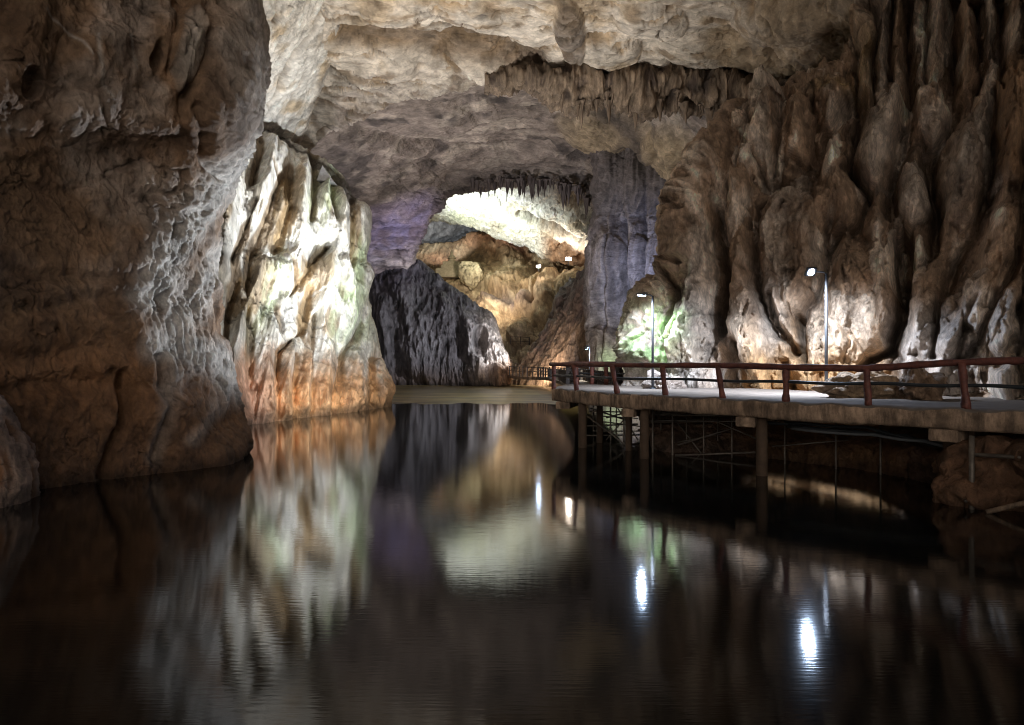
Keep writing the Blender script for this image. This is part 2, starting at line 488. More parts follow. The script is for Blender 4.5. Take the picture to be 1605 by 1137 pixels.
# ------------------------------------------------------------------ pale flowstone buttress
def buttress():
    edge = [(402, 178), (440, 220), (482, 245), (522, 272), (550, 312), (573, 336), (576, 375), (568, 410), (580, 432), (571, 466), (580, 510), (590, 560), (604, 592), (611, 612), (607, 627), (604, 680)]
    left = [(250, 120), (255, 160), (260, 200), (265, 240), (268, 280), (270, 315), (272, 350), (275, 390), (278, 425), (280, 460), (284, 510), (290, 560), (300, 600), (305, 630), (308, 660), (310, 720)]
    net = []
    for k, ((xr, yr), (xl, yl)) in enumerate(zip(edge, left)):
        row = []
        v = k / 15.0
        lean = (1 - v) ** 1.3 * 7.0
        for s in (0.0, 0.25, 0.45, 0.62, 0.78, 0.9, 1.0):
            x = xl + (xr - xl) * s; y = yl + (yr - yl) * s ** 0.8
            d = 34.5 + 16.0 * s ** 1.6 + lean
            if k >= 13:  # foot follows the waterline
                pass
            row.append((x, y, d))
        row.append((xr - 4, yr + (3 if k < 6 else 0), row[-1][2] + 3.5))
        row.append((xr - 26, yr + (10 if k < 6 else 0), row[-2][2] + 11))
        row.append((xr - 80, yr + (26 if k < 6 else 0), row[-3][2] + 20))
        net.append(row)

    def fn(c):
        P = c.P
        fd = np.array([0.33, -0.92, 0.1]); c.n = c.n * 0.2 + fd[None]; c.n /= np.linalg.norm(c.n, axis=1)[:, None]
        PA = P * np.array([1, 0.3, 0.45])
        wx = 5 * fbm(PA * 0.45, 4, 0.6) + 1.5 * fbm(PA * 1.5, 3)
        wy = 4 * fbm(PA * 0.4 + 50, 3)
        x, y = c.x + wx, c.y + wy
        h = 0.5 * fbm(P * 0.12, 3) + 0.2 * fbm(PA * 0.6, 4)
        # ribs run down and a little to the left
        sx = (c.x + 0.22 * (c.y - 400)) * 0.045; sy = c.y * 0.045
        q = np.stack([sx * 2.0, np.zeros(len(sx)), sy * 0.30], 1)
        rib = ridged(np.stack([sx * 0.9 + 0.5 * fbm(PA * 0.3, 2), np.zeros(len(sx)) + 3.3, sy * 0.16], 1), 3)
        fine = ridged(q * np.array([1.1, 1, 1.0]) + 0.25 * fbm(PA * 0.7, 2)[:, None], 4)
        fine2 = ridged(q * np.array([2.3, 1, 1.7]) + 0.3 * fbm(PA * 0.9 + 5, 3)[:, None], 3)
        fold = ridged(np.stack([sx * 1.15 + 0.35 * fbm(PA * 0.3 + 2, 3), np.zeros(len(sx)) + 7.7, sy * 0.10], 1), 2)
        h += 0.2 * rib + 0.15 * fold + 0.28 * fine + 0.18 * fine2
        RL = [[(381, 205), (369, 271), (353, 346), (346, 434)], [(424, 235), (415, 299), (392, 352)], [(404, 425), (376, 504), (362, 560), (371, 653)], [(448, 420), (446, 467), (420, 523), (413, 570), (420, 644)],
              [(474, 262), (464, 336), (455, 430)], [(504, 276), (506, 336), (516, 374)], [(520, 380), (502, 448), (497, 504), (506, 556), (497, 635)], [(532, 300), (527, 374), (539, 439), (544, 504), (530, 551)],
              [(566, 330), (565, 411), (576, 434), (574, 476), (581, 523), (595, 570), (607, 607)], [(455, 532), (443, 598), (443, 653)], [(478, 560), (469, 635)], [(548, 560), (556, 625)], [(330, 300), (325, 420), (335, 520), (345, 640)]]
        VL = [[(400, 330), (362, 411), (367, 448), (356, 504), (350, 560)], [(436, 290), (412, 355), (390, 411), (384, 453), (388, 560), (392, 650)], [(446, 280), (450, 336), (436, 374), (430, 400)], [(506, 397), (464, 448), (450, 470)], [(481, 460), (470, 523), (432, 560), (430, 655)],
              [(516, 290), (518, 350)], [(548, 325), (544, 411), (556, 439)], [(488, 504), (483, 570), (484, 645)], [(562, 514), (530, 565), (525, 598), (514, 640)], [(399, 196), (408, 250), (395, 300)], [(487, 250), (490, 300), (484, 350)], [(458, 560), (456, 655)], [(602, 560), (580, 570), (578, 630)]]
        dr = np.min([pdist(x, y, q_) for q_ in RL], 0) + 1.0; dv = np.min([pdist(x, y, q_) for q_ in VL], 0) + 1.0
        facet = dv / (dr + dv)
        sil = pdist(c.x, c.y, edge)
        h += 2.3 * facet ** 0.9 * (0.25 + 0.75 * sm(2, 30, sil))
        val = sm(0.50, 0.12, facet)
        # boulder-like brown block
        h += 0.5 * lobe(x, y, 486, 445, 36, 22, -35)
        # pits
        f1, f2, cid = worley(np.stack([P[:, 0] + 0.3 * P[:, 2], P[:, 1], P[:, 2] * 0.45], 1) * 0.62)
        pit = sm(0.34, 0.12, f1) * (cid % 3 == 0)
        h -= 0.45 * pit
        rough = sm(520, 620, y)
        g1, g2, gid = worley(P * 0.9)
        h += rough * (0.3 * fbm(P * 0.9, 4) - 0.3 * sm(0.35, 0.1, g1))
        # foot stands out a little above the water
        h -= 0.5 * sm(632, 660, y - 0.12 * (607 - c.x) + 0)
        # colour
        n1 = fbm(P * 0.25 + 4, 4); n2 = fbm(q * np.array([0.6, 0.8, 0.9]) + 11, 4); n3 = fbm(P * 1.1, 3)
        white = C3(0.72, 0.70, 0.65); cream = C3(0.62, 0.54, 0.40); brown = C3(0.19, 0.125, 0.062); org = C3(0.68, 0.37, 0.16); pink = C3(0.58, 0.36, 0.27); dark = C3(0.05, 0.04, 0.032)
        col = mix(np.repeat(white, len(x), 0), cream, sm(0.05, 0.4, n1) * 0.4)
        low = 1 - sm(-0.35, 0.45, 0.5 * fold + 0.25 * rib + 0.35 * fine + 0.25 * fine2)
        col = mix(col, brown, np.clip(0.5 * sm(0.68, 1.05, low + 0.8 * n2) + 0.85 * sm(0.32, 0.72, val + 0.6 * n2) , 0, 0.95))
        blk = np.zeros(len(x))
        for e in ((486, 440, 40, 26, -35), (445, 335, 20, 66, 12), (548, 385, 14, 52, 0), (395, 455, 30, 60, 25), (510, 520, 12, 30, 0), (470, 500, 14, 40, 10), (345, 340, 16, 60, 10)):
            blk = np.maximum(blk, sm(1.1, 0.5, ell2(x, y, *e) + 1.3 * n2 + 0.6 * n3))
        col = mix(col, C3(0.32, 0.22, 0.11), blk * 0.75)
        col = mix(col, brown, pit * 0.85)
        gr = np.clip(gauss(x, y, 515, 300, 12, 60, 8) + gauss(x, y, 420, 470, 16, 60, 20) + 1.1 * gauss(x, y, 552, 490, 26, 60) + 0.8 * gauss(x, y, 520, 500, 20, 50) + gauss(x, y, 560, 400, 12, 40) + 0.6 * gauss(x, y, 482, 330, 14, 50), 0, 1)
        col = mix(col, C3(0.58, 0.70, 0.44), gr * sm(-0.3, 0.2, n2) * 0.8)
        t = sm(540, 622, y + 40 * n2 + 22 * n3)
        col = mix(col, org, t * 0.92)
        col = mix(col, pink, t * sm(450, 390, c.x) * 0.8)
        col = mix(col, C3(0.22, 0.10, 0.045), t * sm(0.1, 0.45, n3 + 0.4 * n1) * 0.6)
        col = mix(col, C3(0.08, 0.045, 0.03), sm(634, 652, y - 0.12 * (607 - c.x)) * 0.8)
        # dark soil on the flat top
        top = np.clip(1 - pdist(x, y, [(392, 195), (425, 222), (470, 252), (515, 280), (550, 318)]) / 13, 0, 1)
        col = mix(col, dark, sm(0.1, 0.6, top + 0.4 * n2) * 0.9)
        h += 0.4 * top * fbm(P * 1.3, 3)
        return h, col
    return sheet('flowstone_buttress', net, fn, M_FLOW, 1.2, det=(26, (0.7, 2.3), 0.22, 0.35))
o = buttress()
tag(o, 'tall white ribbed flowstone buttress with orange foot standing in the water', 'rock formation')

# ------------------------------------------------------------------ ceilings
def slab():
    # the steep pale slab rising behind the left wall into the roof
    net = []
    for y, xl, xr, dl, dr in ((-300, 330, 560, 27, 34), (-150, 345, 550, 31, 38), (-40, 355, 542, 34, 42), (40, 360, 530, 37, 46), (100, 365, 512, 40, 50), (150, 370, 492, 44, 53), (200, 375, 476, 48, 57), (238, 380, 460, 52, 60), (280, 380, 450, 58, 64)):
        row = [(xl - 110, y, dl - 6)]
        for s in (0, 0.35, 0.7, 0.92, 1.0):
            row.append((xl + (xr - xl) * s, y, dl + (dr - dl) * s ** 1.1))
        row.append((xr + 3, y, dr + 3)); row.append((xr - 6, y, dr + 10))
        net.append(row)
    def fn(c):
        P = c.P
        x = c.x + 4 * fbm(P * 0.4, 3); y = c.y + 4 * fbm(P * 0.4 + 9, 3)
        # streaks along the dip (upper right to lower left in view)
        s1 = (c.x * 0.90 + c.y * 0.43) ; s2 = (-c.x * 0.43 + c.y * 0.90)
        q = np.stack([s1 / 9.0, s2 / 55.0, P[:, 1] * 0.05], 1)
        st = ridged(q, 4); h = 0.35 * fbm(P * 0.2, 3) + 0.22 * st + 0.12 * fbm(P * np.array([0.9, 0.9, 0.7]), 4)
        f1, f2, cid = worley(np.stack([s1 / 17.0, s2 / 34.0, P[:, 1] * 0.02], 1))
        pit = sm(0.3, 0.1, f1) * (cid % 4 == 0); h -= 0.3 * pit
        ck = line(x, y, [(507, 8), (492, 45), (465, 75), (452, 95), (446, 120), (432, 145), (420, 163)], 3.2)
        h -= 1.1 * ck
        n = fbm(P * 0.4 + 5, 4)
        col = mix(np.repeat(C3(0.70, 0.66, 0.60), len(x), 0), C3(0.5, 0.40, 0.28), sm(0.05, 0.4, n))
        col = mix(col, C3(0.26, 0.19, 0.12), np.clip(pit * 0.8 + ck * 0.9, 0, 1))
        col = mix(col, C3(0.34, 0.27, 0.21), sm(0.35, -0.45, st) * 0.75)
        eb = sm(14, 0, np.abs(c.u - 5.0) * 14)
        return h, mix(col, C3(0.3, 0.23, 0.16), eb * 0.4)
    return sheet('cave_roof_slab', net, fn, M_CEIL, 1.7, det=(22, (1, 1.4), 0.15, -0.6))

def near_ceiling():
    # (x, edge_y): the far lip of the near roof
    cols = [(380, 275), (450, 252), (520, 198), (600, 160), (680, 140), (760, 118), (840, 110), (900, 128), (980, 140), (1060, 150), (1140, 158), (1220, 168), (1300, 178), (1400, 190), (1500, 190), (1700, 190)]
    net = []
    for t in (-2.2, -1.3, -0.6, 0.0, 0.35, 0.65, 0.88, 1.0, 1.06, 1.10):
        row = []
        for x, ye in cols:
            if t <= 1.0:
                y = ye * t if t > 0 else 330 * t * 0.42
                hgt = 22.0 - 0.004 * max(0, x - 1150) * 4 + (1.2 if x < 520 else 0)
                # x -> perspective fan so the sheet stays roughly straight in space
                d = hgt * F / (CY - y)
                d = min(d, 62)
                if x > 1150: d *= 1 - (x - 1150) * 0.00042
                row.append((CX + (x - CX) * (1.0 if t > -0.1 else 1.0 + 0.10 * -t), y, d))
            elif t < 1.08:
                row.append((x, ye - 4, min(62, 22.0 * F / (CY - ye)) * (1 - max(0, x - 1150) * 0.00042) + 2.0))
            else:
                row.append((x, ye - 40, min(62, 22.0 * F / (CY - ye)) * (1 - max(0, x - 1150) * 0.00042) + 6.5))
        net.append(row)
    def fn(c):
        P = c.P
        x = c.x + 9 * fbm(P * 0.2, 3) + 3 * fbm(P * 0.9, 2); y = c.y + 6 * fbm(P * 0.2 + 33, 3)
        q = np.stack([P[:, 0] * 0.32 + 0.1 * P[:, 1], P[:, 1] * 0.55, P[:, 2] * 0.9], 1)
        h = 0.9 * fbm(P * 0.11, 3) + 0.36 * fbm(q, 5)
        st = ridged(np.stack([P[:, 0] * 0.5 + 0.25 * P[:, 1], P[:, 1] * 1.5 - 0.3 * P[:, 0], P[:, 2]], 1), 4)
        h += 0.14 * st
        # terrace: overhanging brown band
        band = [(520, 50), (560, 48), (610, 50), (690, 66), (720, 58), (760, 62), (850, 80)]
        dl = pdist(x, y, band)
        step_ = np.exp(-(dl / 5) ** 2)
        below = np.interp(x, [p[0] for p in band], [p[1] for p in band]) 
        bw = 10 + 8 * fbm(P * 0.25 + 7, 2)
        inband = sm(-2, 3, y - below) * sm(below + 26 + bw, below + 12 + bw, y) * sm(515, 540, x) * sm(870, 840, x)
        h -= 0.9 * inband
        h -= 0.5 * step_
        # hanging dark lump
        lump = lobe(x, y, 893, 42, 26, 50, -12); h += 1.0 * lump
        for e, a in (((1020, 28, 60, 26, 5), 1.0), ((1230, 30, 80, 30, 5), 0.8), ((955, 75, 50, 22, 0), 0.9), ((620, 20, 60, 22, 0), 0.6), ((730, 25, 60, 20, 8), 0.6), ((760, 95, 70, 18, 6), 0.8), ((600, 110, 60, 20, -10), 0.7), ((1120, 80, 90, 26, 8), 0.7)):
            h += a * lobe(x, y, *e)
        f1, f2, cid = worley(np.stack([P[:, 0] * 0.32, P[:, 1] * 0.42, P[:, 2] * 0.4], 1) + 0.25 * fbm(P * 0.4, 2)[:, None])
        pit = sm(0.38, 0.14, f1) * (cid % 3 == 0); h -= 0.7 * pit
        rag = sm(0, 1, (y - (np.interp(c.x, [k[0] for k in cols], [k[1] for k in cols]) - 42)) / 40)
        h += rag * 0.55 * ridged(P * np.array([0.8, 0.8, 0.5]), 4)
        n1 = fbm(P * 0.16 + 2, 4); n2 = fbm(q * 1.4 + 21, 4); n3 = fbm(P * 0.9 + 5, 3)
        pale = C3(0.64, 0.57, 0.49); tan = C3(0.44, 0.33, 0.21); brown = C3(0.20, 0.135, 0.08); dk = C3(0.09, 0.065, 0.05)
        col = mix(np.repeat(pale, len(x), 0), tan, np.clip(sm(-0.05, 0.3, n1 + 0.5 * n2) * 0.75, 0, 1))
        n4 = fbm(np.stack([P[:, 0] * 0.35, P[:, 1] * 0.75, P[:, 2] * 0.9], 1) + 51, 5, 0.6)
        col = mix(col, C3(0.36, 0.25, 0.14), sm(0.10, 0.28, n4) * 0.8)
        col = mix(col, brown, sm(0.10, 0.35, n2 + 0.3 * n3) * 0.6)
        h -= 0.35 * sm(0.10, 0.28, n4)
        ck = sm(0.035, 0.0, np.abs(perlin(q * np.array([0.55, 0.7, 0.5]) + 0.35 * fbm(P * 0.5 + 3, 3)[:, None] + 77))) * sm(0.05, 0.3, fbm(P * 0.12 + 19, 2) + 0.1)
        h -= 0.5 * ck
        col = mix(col, dk, ck * 0.8)
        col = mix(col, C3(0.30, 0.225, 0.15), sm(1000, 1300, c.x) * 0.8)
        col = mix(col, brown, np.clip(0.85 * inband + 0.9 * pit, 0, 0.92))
        col = mix(col, dk, np.clip(step_ * 0.8 * sm(515, 540, x) * sm(880, 840, x) + sm(0.1, 0.6, lump) * 0.75, 0, 1))  # ledge shadow painted along the step; the lump is dark rock
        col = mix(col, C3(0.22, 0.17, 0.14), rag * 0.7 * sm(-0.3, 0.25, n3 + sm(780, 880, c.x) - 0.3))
        lumps2 = gauss(x, y, 700, 125, 50, 25) + gauss(x, y, 560, 175, 30, 20)
        col = mix(col, C3(0.22, 0.165, 0.12), np.clip(lumps2, 0, 1) * 0.6 * sm(-0.2, 0.2, n3))
        return h, col
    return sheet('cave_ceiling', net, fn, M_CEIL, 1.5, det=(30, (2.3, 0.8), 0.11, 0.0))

o = slab(); tag(o, kind='structure'); o.name = 'cave_wall'
tag(o, 'pale streaked rock slab with a long dark crack rising behind the left wall')
CEIL = near_ceiling()
tag(CEIL, 'broad cream cave roof with a brown cracked ledge above the water', kind='structure')

# arch between the two chambers (far roof)
def arch():
    inner = [(622, 440), (640, 412), (650, 372), (674, 328), (712, 290), (778, 276), (852, 278), (914, 294), (950, 336), (952, 385), (938, 425)]
    outer = [(430, 446), (430, 400), (440, 300), (440, 215), (560, 130), (700, 85), (880, 70), (1050, 100), (1180, 200), (1120, 300), (970, 425)]
    din = [106, 103, 100, 98, 98, 97, 96, 95, 93, 92, 94]
    dout = [106, 98, 84, 68, 58, 54, 53, 53, 54, 68, 92]
    net = []
    for t in (0, 0.2, 0.4, 0.6, 0.8, 0.93, 1.0, 1.03, 1.0, 0.9):
        row = []
        for (xi, yi), (xo, yo), a, b in zip(inner, outer, din, dout):
            row.append([xo + (xi - xo) * t, yo + (yi - yo) * t, b + (a - b) * t ** 1.1])
        net.append(row)
    for j in range(len(inner)):
        base = net[6][j][2]
        net[7][j][2] = base + 2.5; net[8][j][2] = base + 6; net[9][j][2] = base + 12
    def fn(c):
        P = c.P
        x = c.x + 8 * fbm(P * 0.12, 3); y = c.y + 8 * fbm(P * 0.12 + 20, 3)
        q = np.stack([P[:, 0] * 0.13 + 0.04 * P[:, 2], P[:, 1] * 0.28, P[:, 2] * 0.42], 1)
        h = 1.3 * fbm(P * 0.06, 3) + 0.6 * fbm(q, 5) + 0.3 * ridged(q * 2.3, 4)
        fr = sm(4.5, 5.9, c.v)
        drip = ridged(P * np.array([0.55, 0.55, 0.12]), 3)
        h += fr * 0.7 * drip
        h += 1.5 * lobe(x, y, 960, 205, 90, 36, 14) + 1.5 * lobe(x, y, 1070, 235, 60, 44, 40)
        h -= 1.6 * line(x, y, [(990, 225), (1030, 260), (1060, 300)], 14)
        ledge = [(480, 210), (560, 200), (650, 225), (760, 238), (860, 232)]
        h -= 0.9 * line(x, y, ledge, 9)
        h += 0.8 * lobe(x, y, 690, 180, 60, 22) 
        n1 = fbm(P * 0.09 + 8, 4); n2 = fbm(q * 1.5 + 2, 4); n3 = fbm(P * 0.5, 3)
        base = C3(0.36, 0.30, 0.255); pale = C3(0.60, 0.52, 0.43); dk = C3(0.10, 0.085, 0.08); tan = C3(0.44, 0.34, 0.21)
        col = mix(np.repeat(base, len(x), 0), pale, sm(0.0, 0.3, n2) * 0.7)
        col = mix(col, dk, sm(0.0, 0.25, n1 + 0.6 * n3 - 0.06) * 0.8)
        col = mix(col, dk, sm(4.0, 5.2, c.v + 0.8 * n1) * 0.7 * sm(700, 780, c.x + 50))
        col = mix(col, tan, np.clip(1.2 * lobe(x, y, 960, 205, 96, 42, 14) + 1.3 * lobe(x, y, 1070, 235, 62, 46, 40), 0, 1) * 0.85)
        col = mix(col, dk, np.clip(line(x, y, [(985, 215), (1030, 260), (1060, 300)], 16) + line(x, y, [(900, 150), (1000, 190), (1030, 230)], 10), 0, 1) * 0.8)
        gl = gauss(x, y, 625, 360, 60, 26, -38)
        col = mix(col, C3(0.50, 0.46, 0.50), np.clip(gl * 1.3, 0, 1) * sm(-0.3, 0.3, n3))  # purple pool of light also painted into the rock colour
        col = mix(col, dk, np.clip(gauss(x, y, 520, 230, 50, 30), 0, 1) * 0.7)
        return h, col
    return sheet('cave_ceiling', net, fn, M_FARC, 1.6, det=(26, (2.2, 0.8), 0.18, 0.0))
ARCH = arch()
tag(ARCH, 'grey purple vault sloping down to the arch into the far chamber', kind='structure')

# ------------------------------------------------------------------ dark flowstone mound
def mound():
    ys = [0, 0.12, 0.3, 0.5, 0.7, 0.85, 1.0, 1.12]
    cols = [(520, 450, 100), (570, 428, 97), (600, 408, 96), (650, 411, 95.5), (700, 447, 94), (745, 480, 92), (772, 500, 91), (784, 538, 90), (797, 565, 91)]
    net = []
    for v in ys:
        row = []
        for k, (x, yt, d) in enumerate(cols):
            yb = 604 if k < 7 else 600
            xb = [520, 570, 606, 650, 696, 735, 765, 782, 792][k]
            xx = x + (xb - x) * sm(0, 1, np.array(v)) if k < 8 else x + (xb - x) * v
            row.append((float(xx), yt + (yb - yt) * v, d + 9 * (1 - min(v, 1)) ** 1.6))
        row.append((row[-1][0] + 2, row[-1][1], row[-1][2] + 4)); row.append((row[-2][0] - 20, row[-2][1], row[-2][2] + 14))
        net.append(row)
    back = [(x, y + 30, d + 12) for x, y, d in net[0]]; lip = [(x, y, d + 2) for x, y, d in net[0]]
    net = [back, lip] + net
    def fn(c):
        fd = np.array([0.1, -0.95, 0.1]); c.n = c.n * 0.3 + fd[None]; c.n /= np.linalg.norm(c.n, axis=1)[:, None]
        P = c.P
        x = c.x + 4 * fbm(P * 0.15, 3); y = c.y + 4 * fbm(P * 0.15 + 9, 3)
        q = np.stack([P[:, 0] + 0.30 * P[:, 2] * sm(680, 800, c.x), P[:, 1] * 0.6, P[:, 2] * 0.13], 1)
        rib = ridged(q * 0.38 + 0.3 * fbm(P * 0.2, 2)[:, None], 4)
        fine = ridged(q * np.array([1.3, 1.3, 2.0]), 3)
        h = 1.5 * fbm(P * 0.08, 3) + 0.95 * rib + 0.35 * fine + 0.25 * fbm(P * 0.9, 3)
        for pts, a, w in (([(620, 440), (640, 480), (648, 580)], 1.6, 12), ([(660, 500), (668, 590)], 1.3, 10), ([(600, 470), (612, 590)], 1.3, 10), ([(700, 470), (735, 520), (752, 590)], 2.0, 14), ([(765, 510), (785, 560), (782, 600)], 1.6, 12)):
            h += a * line(x, y, pts, w)
        h -= 2.2 * lobe(x, y, 752, 540, 13, 26, 0)
        h -= 1.6 * line(x, y, [(690, 450), (715, 490), (722, 560)], 8)
        h *= 0.35 + 0.65 * sm(1.5, 4.0, c.v)
        n1 = fbm(P * 0.15, 4); n3 = fbm(P * 0.7 + 3, 3)
        dk = C3(0.024, 0.023, 0.025); gy = C3(0.17, 0.16, 0.17)
        col = mix(np.repeat(dk, len(x), 0), gy, sm(0.05, 0.7, 0.6 * rib + 0.7 * fine + 0.5 * n3) * 0.75)
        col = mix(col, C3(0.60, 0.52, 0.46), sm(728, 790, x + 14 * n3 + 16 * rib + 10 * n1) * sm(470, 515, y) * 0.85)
        col = mix(col, C3(0.40, 0.2, 0.09), sm(560, 590, y) * sm(750, 790, x) * 0.7)
        col = mix(col, C3(0.2, 0.12, 0.07), sm(570, 604, y) * 0.35)
        return h, col
    return sheet('rock_mound', net, fn, M_DARK, 1.15, det=(18, (0.7, 2.4), 0.30, 0.2))
o = mound(); tag(o, 'charcoal coloured fluted rock mound across the water below the arch', 'rock formation')

# ------------------------------------------------------------------ far chamber
def chamber_roof():
    net = []
    A = [(600, 250), (680, 255), (760, 250), (850, 255), (930, 270), (1010, 300)]
    Bm = [(640, 305), (700, 312), (765, 325), (850, 335), (930, 335), (1010, 340)]
    Cm = [(660, 330), (712, 345), (775, 366), (845, 385), (925, 395), (1010, 400)]
    Dm = [(670, 345), (725, 352), (790, 374), (866, 405), (938, 412), (1010, 420)]
    for k, row, dd in ((0, A, (108, 106, 104, 104, 104, 102)), (1, Bm, (124, 120, 118, 116, 114, 112)), (2, Cm, (136, 134, 132, 130, 124, 118)), (3, Dm, (140, 138, 136, 133, 127, 120))):
        net.append([(x, y, d) for (x, y), d in zip(row, dd)])
    net.append([(x, y - 4, d + 6) for x, y, d in net[3]])
    net.append([(x, y - 20, d + 18) for x, y, d in net[3]])
    def fn(c):
        P = c.P
        x = c.x + 5 * fbm(P * 0.1, 3); y = c.y + 4 * fbm(P * 0.1 + 8, 3)
        f1, f2, cid = worley(P * np.array([0.25, 0.16, 0.35]))
        h = 1.4 * fbm(P * 0.07, 3) + 0.5 * fbm(P * 0.3, 4) - 0.5 * sm(0.5, 0.1, f1)
        dk = line(x, y, [(815, 333), (850, 345), (900, 370), (940, 380)], 4)
        h -= 2.0 * dk
        h += 1.6 * lobe(x, y, 925, 350, 40, 22, 20)
        lo = sm(-6, 14, y - np.interp(x, [815, 850, 900, 940], [338, 350, 375, 388])) * sm(835, 870, x - 0.0 * y)
        n1 = fbm(P * 0.16 + 4, 4); n3 = fbm(P * 0.5, 3)
        dr = ridged(P * np.array([0.5, 0.3, 0.08]), 3)
        h += lo * 0.5 * dr
        col = mix(np.repeat(C3(0.74, 0.74, 0.66), len(x), 0), C3(0.56, 0.50, 0.34), sm(0.05, 0.35, n1) * 0.6)
        col = mix(col, C3(0.62, 0.70, 0.38), np.clip(gauss(x, y, 730, 340, 30, 14) + 0.6 * gauss(x, y, 800, 352, 40, 16), 0, 1) * 0.5)
        col = mix(col, C3(0.30, 0.16, 0.08), lo * (0.55 + 0.4 * sm(-0.3, 0.3, dr)))
        col = mix(col, C3(0.42, 0.32, 0.22), sm(845, 900, x) * sm(330, 310, y) * 0.8)
        col = mix(col, C3(0.1, 0.07, 0.05), dk * 0.9)
        col = mix(col, C3(0.3, 0.25, 0.2), gauss(x, y, 776, 352, 9, 12) * 0.8)
        return h, col
    return sheet('cave_ceiling', net, fn, M_CHAM, 1.2, det=(16, (1.2, 0.8), 0.3, 0.0))
o = chamber_roof(); tag(o, 'brightly floodlit cream ceiling of the far chamber seen through the arch', kind='structure')

def chamber_wall():
    net = []
    for y, d in ((330, 165), (360, 172), (390, 176), (420, 172), (450, 160)):
        net.append([(x, y, d - 0.0012 * (x - 760) ** 2 * 0.5) for x in (560, 620, 680, 740, 800, 870, 940, 1010)])
    def fn(c):
        P = c.P
        x = c.x + 4 * fbm(P * 0.1, 3); y = c.y + 4 * fbm(P * 0.1 + 8, 3)
        h = 2.5 * fbm(P * 0.06, 4) + 0.6 * fbm(P * 0.3, 4)
        n = fbm(P * 0.15, 4)
        col = mix(np.repeat(C3(0.56, 0.57, 0.58), len(x), 0), C3(0.26, 0.26, 0.28), np.clip(sm(380, 402, y + 12 * n), 0, 1))
        return h, col
    return sheet('cave_wall', net, fn, M_CHAM, 1.6)
o = chamber_wall(); tag(o, 'blue grey back wall of the far chamber behind the stone pagoda', kind='structure')

def chamber_slope():
    rows = [(372, (160, 160, 160, 158, 152, 146, 140, 134)), (396, (156, 155, 154, 150, 146, 138, 134, 130)), (415, (146, 146, 145, 142, 138, 130, 127, 124)), (440, (138, 138, 137, 135, 130, 124, 120, 116)),
            (470, (130, 130, 130, 129, 124, 120, 115, 110)), (505, (126, 126, 126, 124, 120, 114, 110, 106)), (545, (122, 122, 122, 120, 116, 109, 106, 102)), (580, (116, 116, 116, 114, 110, 104, 101, 98)), (606, (110, 110, 108, 106, 102, 100, 98, 96)), (640, (106,) * 8)]
    xs = (600, 655, 700, 755, 810, 865, 920, 990)
    top = (6, 14, 14, 2, 12, 38, 40, 40)
    net = []
    for y, dd in rows:
        net.append([(x, y + (t if y < 440 else t * 0.4 if y < 460 else 0), d) for x, d, t in zip(xs, dd, top)])
    net = [[(x, y + 5, d + 8) for x, y, d in net[0]]] + net
    def fn(c):
        P = c.P
        x = c.x + 4 * fbm(P * 0.1, 3); y = c.y + 4 * fbm(P * 0.1 + 8, 3)
        h = 1.8 * fbm(P * 0.07, 3) + 0.5 * fbm(P * 0.3, 4)
        drp = ridged(P * np.array([0.42, 0.3, 0.07]), 4)
        for e, a in (((800, 405, 26, 16, 30), 3.0), ((770, 380, 40, 16, 10), 2.5), ((740, 440, 16, 12), 1.6), ((762, 440, 15, 13), 1.8), ((778, 452, 14, 12), 1.8), ((815, 432, 36, 14, -18), 2.0), ((880, 456, 50, 36, 0), 3.6), ((845, 475, 30, 40, 10), 2.4), ((920, 480, 40, 50, 0), 2.4), ((850, 405, 16, 10), 1.4),
                     ((800, 470, 42, 34, 0), 3.0), ((770, 500, 34, 40, 25), 2.5), ((820, 525, 24, 22, -35), 2.6), ((835, 555, 26, 18, -40), 1.6)):
            h += 0.6 * a * lobe(x, y, *e) ** 0.9
        h -= 3.0 * line(x, y, [(770, 465), (800, 478), (825, 462)], 9)
        h -= 3.0 * gauss(x, y, 915, 435, 22, 14, 10)
        h -= 3.0 * line(x, y, [(845, 425), (850, 450), (838, 480)], 5)
        dw = sm(430, 470, y); h += 0.8 * drp * dw
        f1, f2, cid = worley(P * np.array([0.3, 0.3, 0.35])); h += 0.5 * f1 * sm(470, 430, y)
        n1 = fbm(P * 0.12 + 3, 4); n3 = fbm(P * 0.5, 3)
        tan = C3(0.44, 0.31, 0.18); yb = C3(0.58, 0.46, 0.29); red = C3(0.42, 0.17, 0.08); gy = C3(0.30, 0.24, 0.2)
        col = mix(np.repeat(tan, len(x), 0), yb, sm(-0.1, 0.3, n1 + 0.4 * n3))
        col = mix(col, red, np.clip(gauss(x, y, 775, 385, 55, 14, 10) + 0.8 * gauss(x, y, 690, 410, 30, 12), 0, 1) * 0.75)
        col = mix(col, C3(0.62, 0.28, 0.22), gauss(x, y, 800, 390, 22, 8, 20) * 0.7)
        col = mix(col, gy, sm(500, 560, y + 20 * n1) * 0.5)
        col = mix(col, C3(0.14, 0.11, 0.11), np.clip(sm(455, 520, y) * sm(0.2, -0.4, drp) * 0.4 + gauss(x, y, 800, 480, 50, 14, 0), 0, 0.85))
        col = mix(col, C3(0.64, 0.55, 0.35), (lobe(x, y, 740, 430, 12, 16) ** 0.5) * 0.6)
        return h, col
    return sheet('cave_floor', net, fn, M_CHAM, 1.2, det=(15, (1, 1.6), 0.3, 0.0))
o = chamber_slope(); tag(o, 'brown flowstone slope climbing into the far chamber', kind='structure')

